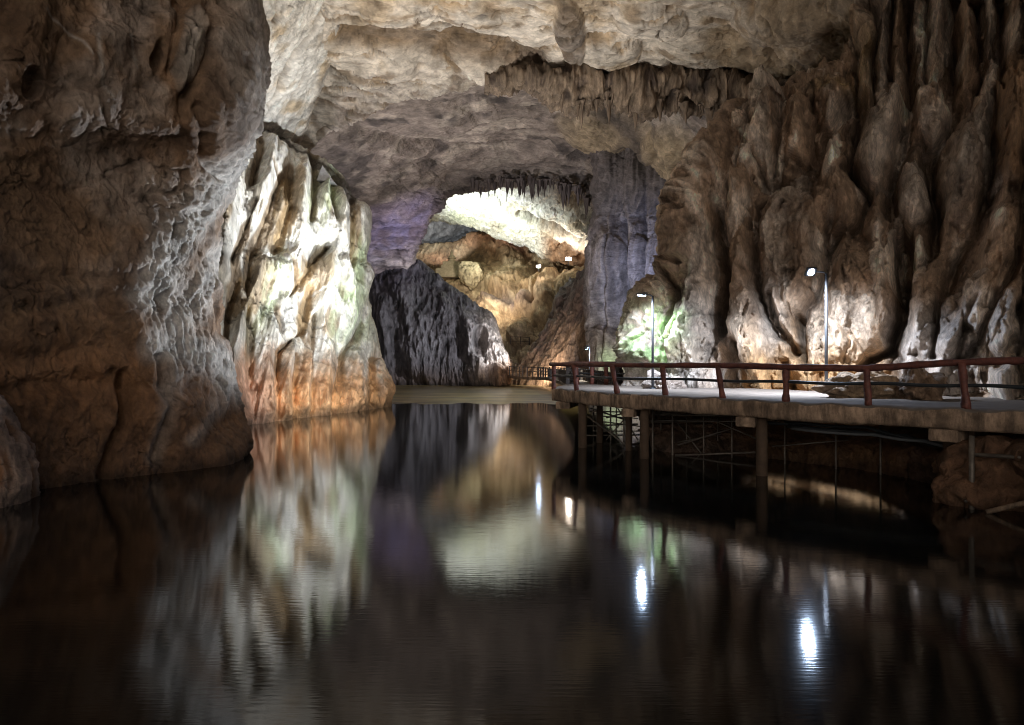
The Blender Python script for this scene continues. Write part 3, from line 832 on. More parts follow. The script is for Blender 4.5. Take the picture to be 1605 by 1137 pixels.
# apron of dark draperies in front of the pillar
def apron():
    net = []
    for v, (xl, yl), (xr, yr), dl, dr in ((0, (905, 440), (960, 395), 104, 92), (0.2, (880, 480), (960, 430), 103, 91), (0.4, (858, 520), (960, 480), 102, 90), (0.6, (838, 560), (960, 530), 101, 89), (0.8, (815, 590), (960, 580), 100, 88), (1, (795, 606), (960, 606), 99, 87), (1.1, (790, 640), (960, 640), 98, 86)):
        row = [(xl + 14, yl + 10, dl + 9), (xl - 3, yl, dl + 3)]
        for s in (0, 0.3, 0.6, 1.0): row.append((xl + (xr - xl) * s, yl + (yr - yl) * s, dl + (dr - dl) * s - 3 * math.sin(s * 3.14)))
        net.append(row)
    def fn(c):
        P = c.P
        q = np.stack([P[:, 0] - 0.55 * P[:, 2], P[:, 1] * 0.5, P[:, 2] * 0.12], 1)
        q = np.stack([P[:, 0] - 0.35 * (P[:, 2]), P[:, 1] * 0.4, (P[:, 2] + 0.35 * P[:, 0]) * 0.15], 1)
        rib = ridged(q * 0.4 + 0.25 * fbm(P * 0.2, 2)[:, None], 4); fine = ridged(q * 1.3, 3)
        h = 1.0 * fbm(P * 0.1, 3) + 0.9 * rib + 0.35 * fine
        n1 = fbm(P * 0.2, 4)
        col = mix(np.repeat(C3(0.22, 0.16, 0.145), len(h), 0), C3(0.42, 0.31, 0.22), sm(-0.1, 0.6, rib + n1) * 0.8)
        col = mix(col, C3(0.11, 0.09, 0.11), sm(540, 470, c.y) * 0.6)
        col = mix(col, C3(0.50, 0.36, 0.22), sm(575, 600, c.y) * 0.6)
        return h, col
    return sheet('rock_slope', net, fn, M_DARK, 1.2, det=(16, (0.7, 2.6), 0.3, -0.35))
o = apron(); tag(o, 'dark streaked rock apron sloping down from the pillar to the far walkway', 'rock formation')

def pillar():
    net = []
    for y, xl, xr in ((200, 935, 1110), (270, 940, 1110), (330, 944, 1110), (380, 940, 1110), (400, 928, 1105), (460, 926, 1105), (520, 930, 1105), (570, 930, 1105), (606, 928, 1105), (660, 928, 1105)):
        row = [(xl + 30, y, 100), (xl + 3, y, 90)]
        for s, b in ((0, 0), (0.2, -2.5), (0.4, -4), (0.6, -6), (0.8, -9), (1, -12)):
            row.append((xl + (xr - xl) * s, y, 84 + b - (4 if y < 300 else 0) + (2 if 400 < y < 560 else 0)))
        net.append(row)
    def fn(c):
        P = c.P
        x = c.x + 5 * fbm(P * 0.12, 3); y = c.y + 5 * fbm(P * 0.12 + 5, 3)
        q = np.stack([P[:, 0], P[:, 1] * 0.5, P[:, 2] * 0.06], 1)
        rib = billow(q * 0.28 + 0.3 * fbm(P * 0.1, 2)[:, None], 3); fine = ridged(q * np.array([1.1, 1.1, 1.6]), 3)
        h = 1.0 * fbm(P * 0.08, 3) - 1.1 * rib + 0.28 * fine + 0.25 * fbm(P * 0.6, 3)
        for cx, w, top, bot in ((950, 20, 380, 640), (1003, 17, 330, 640), (1040, 14, 320, 560), (1066, 12, 330, 500), (975, 12, 400, 600)):
            h += 2.0 * np.sqrt(np.clip(1 - ((x - cx - 0.03 * (y - 450)) / w) ** 2, 0, 1)) * sm(top - 110, top + 60, y) * sm(bot + 20, bot - 30, y)
        h += 0.8 * gauss(x, y, 970, 560, 22, 30)
        h -= 1.4 * line(x, y, [(985, 350), (988, 440), (978, 520)], 6)
        n1 = fbm(P * 0.15, 4); n2 = fbm(q * 0.9, 4)
        col = mix(np.repeat(C3(0.38, 0.34, 0.335), len(x), 0), C3(0.17, 0.145, 0.14), sm(0.0, 0.4, n2 + 0.3 * fine) * 0.7)
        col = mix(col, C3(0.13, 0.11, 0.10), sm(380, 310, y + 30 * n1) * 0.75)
        col = mix(col, C3(0.42, 0.33, 0.24), sm(480, 570, y) * 0.6)
        col = mix(col, C3(0.58, 0.68, 0.38), gauss(x, y, 972, 574, 15, 11) * 0.9)
        return h, col
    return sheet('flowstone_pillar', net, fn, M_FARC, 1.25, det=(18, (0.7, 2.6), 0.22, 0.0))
o = pillar(); tag(o, 'tall grey draped flowstone pillar beside the arch, bluish near its right', 'rock formation')
# ------------------------------------------------------------------ right cave wall
def right_wall():
    rows = [(-300, 1400), (-120, 1390), (0, 1378), (70, 1352), (125, 1318), (152, 1236), (178, 1168), (222, 1138), (262, 1112), (302, 1095), (350, 1076), (390, 1066), (420, 1070), (452, 1046), (490, 1018), (522, 1006), (560, 1010), (592, 1008), (614, 1000), (650, 1010), (700, 1030), (760, 1050), (880, 1060)]
    xb = [1000, 1100, 1195, 1300, 1400, 1500, 1605, 1800, 2050]
    db = [32.0, 31.0, 29.6, 28.0, 26.0, 23.6, 21.0, 17.8, 14.5]
    net = []
    for y, xl in rows:
        row = []
        if y < 614: lean = ((614 - y) / 614.0) ** 1.4 * 6.5
        else: lean = -6.4 * min(1.0, (y - 614) / 80.0)
        row.append((xl + 70, y, np.interp(xl, xb, db) + lean + 16))
        row.append((xl + 10, y, np.interp(xl, xb, db) + lean + 7))
        row.append((xl + 1, y, np.interp(xl, xb, db) + lean + 3.2))
        for s in (0, 0.06, 0.14, 0.24, 0.36, 0.50, 0.64, 0.82, 1.0):
            x = xl + (2000 - xl) * s
            k = 1.0 - 0.35 * min(1, max(0, (x - 1300) / 400))
            row.append((x, y, np.interp(x, xb, db) + lean * (k if y < 614 else 1)))
        net.append(row)

    def fn(c):
        P = c.P
        fd = np.array([-0.40, -0.90, 0.0]); c.n = c.n * 0.25 + fd[None]; c.n /= np.linalg.norm(c.n, axis=1)[:, None]
        wx = 13 * fbm(P * 0.4, 4, 0.6) + 5 * fbm(P * 1.4, 3); wy = 20 * fbm(P * 0.4 + 60, 4, 0.6) + 6 * fbm(P * 1.6 + 9, 2)
        x, y = c.x + wx, c.y + wy
        up = sm(640, 600, c.y)
        h = 0.5 * fbm(P * 0.22, 3)
        L = [  # cx, cy, rx, ry, rot, amp
            (1101, 351, 37, 123, 17, 1.5), (1207, 232, 44, 72, 4, 2.0), (1253, 226, 32, 60, -4, 1.6), (1163, 318, 27, 34, 0, 1.6), (1153, 352, 26, 38, 5, 1.5),
            (1171, 424, 23, 48, 4, 1.7), (1064, 520, 58, 74, 10, 2.6), (1102, 478, 24, 84, 8, 2.6), (1186, 530, 52, 84, 6, 1.7), (1246, 388, 56, 88, 6, 2.0),
            (1212, 440, 15, 100, -10, 1.6), (1259, 474, 30, 26, 0, 1.4), (1334, 512, 76, 80, 0, 1.2), (1317, 322, 42, 78, 22, 1.8), (1306, 282, 24, 40, 10, 1.8),
            (1382, 252, 36, 84, 20, 2.2), (1378, 352, 20, 42, 8, 1.5), (1466, 208, 24, 44, 0, 1.5), (1435, 318, 26, 44, 4, 1.4), (1506, 288, 38, 74, 12, 1.8),
            (1550, 228, 28, 92, 0, 1.5), (1583, 210, 32, 96, 0, 1.9), (1475, 530, 56, 66, 10, 1.4), (1545, 505, 44, 70, 10, 1.6), (1592, 410, 36, 74, 0, 1.7),
            (1359, 132, 13, 62, 0, 1.6), (1385, 108, 10, 62, 0, 1.5), (1412, 120, 17, 44, 0, 1.5), (1429, 70, 20, 34, 0, 1.4), (1469, 112, 24, 46, 4, 1.7), (1517, 100, 20, 66, 0, 1.6), (1545, 60, 14, 50, 0, 1.5), (1580, 60, 24, 60, 0, 1.8),
            (1400, 30, 14, 50, 0, 1.5), (1490, 40, 20, 40, 0, 1.3), (1345, 455, 44, 40, 0, 1.3), (1385, 480, 30, 70, -6, 1.4), (1290, 440, 20, 50, 0, 1.0), (1560, 400, 30, 50, 10, 1.3), (1440, 440, 12, 60, 4, 1.2), (1405, 420, 14, 70, 2, 1.2),
            (1090, 590, 60, 34, 0, 0.9), (1150, 600, 40, 34, 0, 0.8), (1250, 560, 40, 60, 0, 0.9), (1300, 180, 40, 40, 0, 1.0), (1600, 560, 60, 70, 0, 1.2), (1680, 300, 60, 120, 0, 1.8), (1700, 560, 60, 80, 0, 1.5),
        ]
        wob = 1.5 * fbm(P * np.array([0.9, 0.9, 0.6]) + 70, 4, 0.6)
        rag2 = fbm(P * np.array([1.9, 1.9, 1.2]) + 11, 4, 0.6)
        vrl = ridged(np.stack([x * 0.035 + 0.5 * wob, y * 0.007, P[:, 1] * 0.1], 1), 4, 0.6)
        best = np.zeros(len(x)); sec = np.zeros(len(x)); idn = np.zeros(len(x), int)
        for k, (cx, cy, rx, ry, rot, a) in enumerate(L):
            if cy < 160 and cx > 1340: cy -= 75; ry += 80; rx *= 1.2
            r2 = ell2(x, y, cx, cy, rx, ry, rot)
            sx_ = ((k * 7919) % 13) / 6.0 - 1.0
            v = 0.95 * a * np.clip(1.12 - r2 * (1 + 0.5 * wob) - 0.30 * rag2, 0, 1.2) ** 0.7 * np.clip(0.82 + 0.22 * (y - cy) / ry + 0.35 * sx_ * (x - cx) / rx + 0.22 * vrl, 0.15, 1.5)
            n = v > best
            sec = np.where(n, best, np.maximum(sec, v)); idn = np.where(n, k + 1, idn); best = np.where(n, v, best)
        rs = np.random.default_rng(21)
        small = np.zeros(len(x)); sid = np.zeros(len(x), int)
        for k in range(150):
            cx, cy = rs.uniform(1010, 1720), rs.uniform(-60, 600)
            rx = rs.uniform(6, 20); ry = rx * rs.uniform(1.6, 4.2); a = rx * 0.045
            m = (np.abs(x - cx) < ry) & (np.abs(y - cy) < ry)
            if not m.any(): continue
            v = a * np.clip(1 - ell2(x[m], y[m], cx, cy, rx, ry, rs.normal(5, 7)), 0, 1) ** 0.5 * (0.75 + 0.6 * wob[m])
            o_ = small[m]; small[m] = np.maximum(o_, v); s_ = sid[m]; sid[m] = np.where(v > o_, k, s_)
        RL = [[(1158, 190), (1114, 272), (1084, 333), (1088, 404), (1106, 474), (1066, 562)], [(1016, 560), (1034, 490), (1058, 440)], [(1202, 160), (1193, 228), (1176, 290)], [(1251, 170), (1246, 272)],
              [(1163, 300), (1176, 360), (1171, 421), (1185, 483), (1198, 590)], [(1229, 325), (1207, 386), (1215, 465), (1244, 540)], [(1273, 350), (1264, 426), (1246, 474)], [(1308, 259), (1325, 338), (1334, 404), (1317, 514), (1317, 600)],
              [(1405, 175), (1374, 250), (1369, 307)], [(1440, 190), (1448, 219), (1435, 285), (1422, 338)], [(1519, 228), (1506, 290), (1488, 360), (1449, 448), (1440, 520)], [(1580, 184), (1580, 272), (1567, 360), (1541, 448), (1488, 540)],
              [(1383, 386), (1387, 448), (1369, 518)], [(1585, 474), (1563, 549), (1560, 620)], [(1336, 60), (1338, 150)], [(1358, -80), (1359, 190)], [(1386, -80), (1384, 160)], [(1412, -80), (1410, 150)], [(1437, -80), (1433, 130)], [(1472, -80), (1468, 150)],
              [(1516, -80), (1515, 170)], [(1549, -80), (1546, 130)], [(1588, -80), (1584, 120)], [(1645, -80), (1640, 300), (1625, 480), (1640, 620)], [(1720, -80), (1720, 620)], [(1800, -80), (1800, 620)], [(1306, 170), (1290, 240)], [(1120, 585), (1060, 610)], [(1285, 545), (1280, 600)], [(1425, 570), (1470, 600)], [(1345, 190), (1320, 240)]]
        VL = [[(1178, 175), (1172, 250), (1141, 351), (1132, 386), (1150, 448), (1132, 514), (1145, 549), (1165, 600)], [(1193, 400), (1189, 448), (1207, 487), (1226, 527), (1253, 556)], [(1220, 316), (1198, 347), (1193, 400)], [(1167, 241), (1211, 306), (1281, 306), (1286, 250), (1275, 180)], [(1226, 170), (1222, 290)],
              [(1303, 370), (1303, 421), (1290, 474), (1260, 505), (1266, 566)], [(1339, 285), (1361, 325), (1347, 369), (1308, 399)], [(1405, 360), (1409, 448), (1420, 492), (1396, 545), (1354, 569)], [(1428, 170), (1422, 241), (1396, 298), (1391, 350)], [(1457, 294), (1466, 351), (1470, 399), (1425, 440)],
              [(1506, 184), (1480, 230), (1462, 290)], [(1556, 180), (1554, 285), (1523, 369), (1475, 465), (1462, 560)], [(1608, 120), (1606, 300), (1590, 420), (1550, 500), (1523, 545), (1490, 570)], [(1347, -80), (1346, 170), (1335, 285)], [(1372, -80), (1372, 170)], [(1399, -80), (1398, 150)], [(1424, -80), (1424, 170)], [(1453, -80), (1450, 160)],
              [(1494, -80), (1493, 184)], [(1533, -80), (1532, 180)], [(1567, -80), (1566, 180)], [(1612, -80), (1608, 120)], [(1600, 440), (1590, 560), (1600, 620)], [(1682, -80), (1684, 620)], [(1760, -80), (1760, 620)], [(1045, 420), (1070, 470), (1050, 600)], [(1240, 570), (1250, 610)], [(1365, 570), (1400, 610)]]
        r_ = np.min([pdist(x, y, q_) for q_ in RL], 0) + 1.5; w_ = np.min([pdist(x, y, q_) for q_ in VL], 0) + 1.5
        facet = w_ / (r_ + w_)
        h += 2.0 * facet ** 0.85 * up
        led = ridged(np.stack([x * 0.006, y * 0.022 + 0.8 * wob, P[:, 1] * 0.1], 1), 3, 0.6)
        h += best * 0.72 + 0.5 * small + 0.16 * led * up
        gap = np.clip(0.5 * sm(0.45, 0.0, best) + sm(0.30, 0.04, facet), 0, 1) * up
        h -= 0.6 * gap
        h -= 2.4 * sm(1.2, 0.4, ell2(x, y, 1422, 420, 15, 66, 0))
        h -= 1.2 * gauss(x, y, 1423, 456, 10, 16)
        for pts, a, w in (([(1135, 350), (1145, 440), (1134, 520)], 1.8, 8), ([(1215, 470), (1226, 510), (1250, 548), (1256, 556)], 2.0, 6), ([(1262, 505), (1266, 545), (1268, 565)], 1.8, 6), ([(1410, 380), (1412, 500), (1398, 545), (1352, 566)], 1.8, 8), ([(1338, 285), (1362, 325)], 1.6, 7), ([(1155, 545), (1166, 575), (1190, 600)], 1.5, 8),
                          ([(1455, 250), (1470, 330), (1460, 400)], 1.6, 10), ([(1425, 60), (1420, 180), (1405, 260)], 1.6, 8), ([(1340, 180), (1300, 230), (1290, 270)], 1.6, 9), ([(1440, 560), (1460, 600)], 1.0, 8), ([(1500, 560), (1510, 510), (1530, 470)], 1.0, 5), ([(1560, 570), (1580, 540)], 1.2, 9)):
            h -= a * line(x, y, pts, w)
        rib = ridged(np.stack([P[:, 0] * 1.3, P[:, 1] * 1.0, P[:, 2] * 0.35], 1) + 0.3 * fbm(P * 0.7, 2)[:, None], 4)
        g1, g2, gid = worley(np.stack([x / 46.0 + 0.5 * wob, y / 105.0 + 0.4 * wob, P[:, 1] * 0.02], 1))
        h += up * 0.5 * (((gid * 29) % 13) / 12.0 - 0.5) * sm(0.0, 0.12, g2 - g1) - up * 0.12 * sm(0.08, 0.0, g2 - g1)
        dr = ridged(np.stack([x * 0.075 + 0.6 * wob, y * 0.010, P[:, 1] * 0.1], 1), 3, 0.6)
        h += 0.16 * dr * sm(480, 380, c.y)
        vr = ridged(np.stack([x * 0.020 + 0.4 * wob, y * 0.0055, P[:, 1] * 0.1], 1), 4, 0.55)
        h += 0.40 * vr * up
        h += 0.2 * rib + 0.16 * fbm(P * 1.4, 4)
        slant = ridged(np.stack([P[:, 0] * 1.2 - P[:, 2] * 0.8, P[:, 1], (P[:, 2] + P[:, 0]) * 0.25], 1), 4)
        rr = sm(1400, 1460, c.x) * sm(420, 480, c.y) * up
        h += 0.6 * rr * slant
        rubble = sm(560, 590, c.y) * sm(1150, 1090, c.x)
        h += 0.3 * rubble * slant
        f1, f2, cid = worley(P * 1.6)
        T = sm(1.0, 0.6, ell2(x, y, 1586, 210, 36, 105)); h += T * 0.18 * (0.5 - f1)
        pit = sm(0.30, 0.12, f1) * (cid % 9 == 0); h -= 0.2 * pit
        # colour
        n1 = fbm(P * 0.3 + 4, 4); n2 = fbm(P * np.array([0.9, 0.9, 0.45]) + 2, 4); n3 = fbm(P * 1.9, 3)
        tone = ((idn * 37) % 11) / 10.0
        brown = C3(0.27, 0.185, 0.125); grey = C3(0.52, 0.43, 0.35); dk = C3(0.085, 0.06, 0.045); tan = C3(0.42, 0.27, 0.14); pale = C3(0.44, 0.395, 0.36); org = C3(0.50, 0.28, 0.11)
        col = mix(np.repeat(brown, len(x), 0), grey, np.clip(sm(-0.15, 0.25, n2 + 0.7 * (tone - 0.5)) * 0.95, 0, 1))
        col = mix(col, dk, sm(0.1, 0.4, n1 + 0.4 * n3) * 0.55)
        col = mix(col, dk, gap * 0.4)  # clefts painted darker for deep shadow
        tone2 = ((gid * 41) % 9) / 8.0
        col = col * (1.35 + 0.35 * tone2)[:, None]
        col = mix(col, C3(0.38, 0.32, 0.27), np.clip(gauss(x, y, 1506, 285, 28, 60, 12) + gauss(x, y, 1435, 318, 22, 34) + gauss(x, y, 1382, 260, 26, 60, 20) + gauss(x, y, 1455, 220, 10, 30), 0, 1) * 0.6)
        col = mix(col, C3(0.30, 0.17, 0.085), T * 0.7)
        low = sm(455, 530, y + 14 * n1)
        col = mix(col, pale, low * sm(0.25, -0.15, n2) * 0.8)
        base = sm(530, 585, y + 20 * n2) * sm(1150, 1190, c.x) * sm(1420, 1390, c.x)
        col = mix(col, org, base * 0.85)
        col = mix(col, tan, low * sm(1150, 1190, c.x) * sm(1400, 1380, c.x) * 0.35)
        col = mix(col, C3(0.50, 0.46, 0.43), np.clip(gauss(x, y, 1100, 490, 20, 70) + rubble + gauss(x, y, 1215, 490, 18, 50, -20), 0, 1) * 0.8)
        col = mix(col, C3(0.40, 0.60, 0.27), np.clip(1.5 * gauss(x, y, 1042, 535, 34, 36) + 0.7 * gauss(x, y, 1080, 515, 16, 22, 30), 0, 1) * sm(-0.4, 0.1, n3) * 0.85)
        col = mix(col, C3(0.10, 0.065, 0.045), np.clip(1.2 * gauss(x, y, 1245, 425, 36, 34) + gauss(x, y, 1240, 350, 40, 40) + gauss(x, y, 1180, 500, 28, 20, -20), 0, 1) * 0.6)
        col = mix(col, C3(0.14, 0.10, 0.075), rr * sm(0.1, -0.6, slant) * 0.8)
        yel = np.clip(gauss(x, y, 1310, 160, 30, 12) + gauss(x, y, 1358, 140, 14, 50), 0, 1); col = mix(col, C3(0.40, 0.28, 0.13), yel * 0.8)
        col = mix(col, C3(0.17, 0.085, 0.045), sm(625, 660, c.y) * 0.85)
        col = mix(col, dk, pit * 0.6)
        return h, col
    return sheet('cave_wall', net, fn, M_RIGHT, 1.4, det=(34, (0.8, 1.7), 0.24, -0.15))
o = right_wall(); tag(o, 'brown knobbly cave wall of bulging flowstone behind the walkway at right', kind='structure')

# ------------------------------------------------------------------ outer rock mass: the cave goes on around all of it, open behind the viewer
def shell():
    net_v, q = [], []
    nu, nv = 40, 34
    V = np.zeros((nv, nu, 3))
    for i in range(nv):
        y = -60 + i * 310 / (nv - 1)
        for j in range(nu):
            a = math.pi * (1.08 - 1.16 * j / (nu - 1))
            V[i, j] = (52 * math.cos(a), y, -2 + 48 * max(-0.1, math.sin(a)))
    V = V.reshape(-1, 3)
    V += (2.5 * fbm(V * 0.05, 3))[:, None]
    i = np.arange(nv * nu).reshape(nv, nu)
    Q = np.stack([i[:-1, :-1], i[:-1, 1:], i[1:, 1:], i[1:, :-1]], -1).reshape(-1, 4).tolist()
    Vl = V.tolist()
    # end wall
    me = raw_mesh('cave_wall', Vl, Q, True, np.repeat(C3(0.13, 0.10, 0.085), len(Vl), 0))
    o = link('cave_wall', me, M_CHAM)
    end = Geo(); end.box((0, 252, 20), (130, 3, 70))
    return o
o = shell(); tag(o, 'dark outer rock of the cave around both chambers', kind='structure')
def endwall():
    net = [[(x, y, 215) for x in (300, 500, 700, 900, 1100, 1300)] for y in (250, 350, 450, 550, 620)]
    def fn(c):
        return 3 * fbm(c.P * 0.05, 4), np.repeat(C3(0.14, 0.12, 0.11), len(c.x), 0)
    return sheet('cave_wall', net, fn, M_CHAM, 8, det=None)
o = endwall(); tag(o, 'dark rock closing the far end of the cave', kind='structure')

# ------------------------------------------------------------------ water
def water_mat(name, col, rough, bscale, bstr, detail=3):
    m, nt, N, L, b = new_mat(name)
    b.inputs['Base Color'].default_value = (*col, 1)
    b.inputs['IOR'].default_value = 1.5
    tc = N.new('ShaderNodeTexCoord')
    n = N.new('ShaderNodeTexNoise'); n.inputs['Scale'].default_value = bscale; n.inputs['Detail'].default_value = detail
    mp = N.new('ShaderNodeMapping'); mp.inputs['Scale'].default_value = (0.14, 1.2, 1)
    L.new(tc.outputs['Object'], mp.inputs['Vector']); L.new(mp.outputs['Vector'], n.inputs['Vector'])
    bp = N.new('ShaderNodeBump'); bp.inputs['Strength'].default_value = bstr; bp.inputs['Distance'].default_value = 0.02
    L.new(n.outputs['Fac'], bp.inputs['Height']); L.new(bp.outputs['Normal'], b.inputs['Normal'])
    n2 = N.new('ShaderNodeTexNoise'); n2.inputs['Scale'].default_value = 0.12; n2.inputs['Detail'].default_value = 3
    L.new(tc.outputs['Object'], n2.inputs['Vector'])
    mr = N.new('ShaderNodeMapRange'); mr.inputs['From Min'].default_value = 0.35; mr.inputs['From Max'].default_value = 0.65
    mr.inputs['To Min'].default_value = rough * 0.85; mr.inputs['To Max'].default_value = rough * 1.1
    L.new(n2.outputs['Fac'], mr.inputs['Value']); L.new(mr.outputs['Result'], b.inputs['Roughness'])
    return m, nt, N, L, b
M_WATER, *_ = water_mat('still_water', (0.009, 0.009, 0.008), 0.066, 16.0, 0.045)
M_RAPID, nt, N, L, b = water_mat('running_water', (0.16, 0.13, 0.075), 0.34, 1.6, 0.5, 5)
tc = N.new('ShaderNodeTexCoord'); mp = N.new('ShaderNodeMapping'); mp.inputs['Scale'].default_value = (0.12, 0.5, 1)
nz = N.new('ShaderNodeTexNoise'); nz.inputs['Scale'].default_value = 1.0; nz.inputs['Detail'].default_value = 5
cr = N.new('ShaderNodeValToRGB'); cr.color_ramp.elements[0].color = (0.13, 0.105, 0.04, 1); cr.color_ramp.elements[1].color = (0.42, 0.35, 0.15, 1)
cr.color_ramp.elements[0].position = 0.4; cr.color_ramp.elements[1].position = 0.65
L.new(tc.outputs['Object'], mp.inputs['Vector']); L.new(mp.outputs['Vector'], nz.inputs['Vector']); L.new(nz.outputs['Fac'], cr.inputs['Fac']); L.new(cr.outputs['Color'], b.inputs['Base Color'])

me = raw_mesh('water', [(-80, -60, 0), (80, -60, 0), (80, 240, 0), (-80, 240, 0)], [(0, 1, 2, 3)], False)
o = link('water', me, M_WATER); tag(o, 'still dark water mirroring the lit rock', kind='structure')
def rapids():
    V, Q = [], []
    n = 90
    for i in range(n + 1):
        t = i / n
        x = -20 + 30 * t
        yf = 52.5 + 0.8 * math.sin(x * 1.3) + 0.5 * math.sin(x * 3.1 + 1) + 1.2 * t
        for k, s in enumerate((0, 0.02, 0.3, 0.6, 1.0)):
            V.append((x, yf + (112 - yf) * s, 0.004 + (0.07 if 0 < k else 0.0) + (0.02 * math.sin(x * 2.0) if k == 1 else 0)))
    for i in range(n):
        for k in range(4):
            a = i * 5 + k
            Q.append((a, a + 5, a + 6, a + 1))
    return link('river', raw_mesh('river', V, Q, True), M_RAPID)
o = rapids(); tag(o, 'shallow tan running water beyond the still pool', kind='structure')

# ------------------------------------------------------------------ stalactites
def stal_mesh(name, seed, n=11, rings=9):
    rs = random.Random(seed)
    V, Q = [], []
    ph = [rs.uniform(0, 6.28) for _ in range(4)]
    bx, by = rs.uniform(-0.12, 0.12), rs.uniform(-0.12, 0.12)
    for k in range(rings + 1):
        t = k / rings
        r = (1 - t) ** (0.75 + 0.3 * rs.random()) * (1 + 0.16 * math.sin(t * 11 + ph[0])) + 0.03
        if k == 0: r *= 1.35
        for j in range(n):
            a = 2 * math.pi * j / n
            rr = r * (1 + 0.20 * math.sin(3 * a + ph[1]) + 0.12 * math.sin(5 * a + ph[2] + t * 3))
            V.append((rr * math.cos(a) + bx * t * t, rr * math.sin(a) + by * t * t, -t))
    for k in range(rings):
        for j in range(n):
            Q.append((k * n + j, k * n + (j + 1) % n, (k + 1) * n + (j + 1) % n, (k + 1) * n + j))
    me = raw_mesh(name, V, Q, True)
    bm = bmesh.new(); bm.from_mesh(me)
    bm.verts.ensure_lookup_table(); bm.faces.new([bm.verts[rings * n + j] for j in range(n)])
    bmesh.ops.recalc_face_normals(bm, faces=bm.faces)
    bm.to_mesh(me); bm.free()
    return me
SM = []
for s in range(7):
    me = stal_mesh('stalactite', s); me.materials.append(M_STAL); SM.append(me)
SMD = []
for s in range(5):
    me = stal_mesh('stalactite', 50 + s); me.materials.append(M_STALD); SMD.append(me)

def hang(px, py, d, wpx, lpx, parent, meshes, k=0, name='stalactite'):
    p = at(px, py, d); w = wpx / F * d / 2; l = lpx / F * d
    o = bpy.data.objects.new(name, meshes[k % len(meshes)]); COL.objects.link(o)
    o.parent = parent
    o.location = p; o.scale = (w, w, l); o.rotation_euler = (random.uniform(-.06, .06), random.uniform(-.06, .06), random.uniform(0, 6.28))
    return o

# hanging fringe at the lip of the near roof
def fringe():
    top = [(760, 124), (840, 113), (880, 100), (910, 96), (950, 104), (985, 100), (1010, 104), (1040, 98), (1075, 108), (1110, 112), (1140, 118), (1170, 128), (1210, 134), (1260, 138), (1300, 136), (1345, 134)]
    bot = [(760, 126), (840, 132), (880, 156), (910, 164), (950, 154), (985, 166), (1010, 172), (1040, 158), (1075, 162), (1110, 168), (1140, 158), (1170, 158), (1210, 160), (1260, 174), (1300, 160), (1345, 148)]
    net = []
    for t, dd in ((-0.1, 3.0), (0, 0.2), (0.35, -1.2), (0.7, -1.0), (1.0, 0.4), (1.02, 2.0), (0.8, 5)):
        row = []
        for (xt, yt), (xb_, yb) in zip(top, bot):
            d0 = 22.0 * F / (CY - 105) * (1 - max(0, xt - 1150) * 0.0008)
            row.append((xt + (xb_ - xt) * t, yt + (yb - yt) * t, d0 + dd))
        net.append(row)
    def fn(c):
        P = c.P
        rib = ridged(np.stack([P[:, 0] * 0.9, P[:, 1] * 0.9, P[:, 2] * 0.22], 1) + 0.3 * fbm(P * 0.5, 2)[:, None], 4)
        h = 0.8 * rib + 1.3 * fbm(P * 0.35, 4)
        n = fbm(P * 0.8, 3)
        col = mix(np.repeat(C3(0.085, 0.062, 0.05), len(h), 0), C3(0.27, 0.20, 0.14), sm(0.0, 0.6, rib + 0.6 * n) * 0.8)
        return h, col
    return sheet('stalactite_curtain', net, fn, M_STAL_R, 1.5, parent=CEIL)
M_STAL_R = rock_mat('curtain_rock', 0.9, (1.2, 1.2, 0.4), 0.6, 0.75, 0.4, 0.2)
fringe()
rs = random.Random(5)
big = [(881, 150, 9, 28), (910, 160, 12, 42), (935, 158, 8, 22), (953, 160, 10, 36), (997, 158, 11, 50), (1012, 160, 8, 26), (1035, 160, 12, 32), (1073, 162, 12, 34), (1110, 166, 11, 38), (1140, 164, 8, 20), (1228, 150, 18, 36), (1260, 146, 42, 54), (1285, 158, 12, 24), (1325, 150, 9, 20)]
for k, (x, y, w, l) in enumerate(big):
    d0 = 22.0 * F / (CY - 105) * (1 - max(0, x - 1150) * 0.0008)
    hang(x, y, d0 - 0.5, w, l, CEIL, SM, k)
for k in range(84):
    x = rs.uniform(800, 1345)
    yb = np.interp(x, [780, 840, 880, 910, 950, 985, 1010, 1040, 1075, 1110, 1140, 1170, 1210, 1260, 1300, 1345], [118, 136, 162, 170, 160, 174, 178, 166, 172, 178, 160, 152, 154, 164, 152, 142]) - rs.uniform(0, 36)
    d0 = 22.0 * F / (CY - 105) * (1 - max(0, x - 1150) * 0.0008)
    hang(x, yb, d0 - 1.3 + rs.uniform(-0.3, 0.8), rs.uniform(3, 8), rs.uniform(8, 30), CEIL, SM, k)
# teeth along the lip of the far arch
lip = [(728, 296), (745, 288), (780, 284), (850, 288), (905, 300), (930, 325), (942, 355)]
for k in range(70):
    t = rs.uniform(0, 1)
    xx = 735 + 205 * t
    yy = np.interp(xx, [p[0] for p in lip], [p[1] for p in lip])
    hang(xx, yy - rs.uniform(2, 10), 96 - 5 * t + rs.uniform(-2, 3), rs.uniform(4, 9), rs.uniform(12, 30) * (1 if rs.random() < 0.8 else 1.4), ARCH, SMD, k)
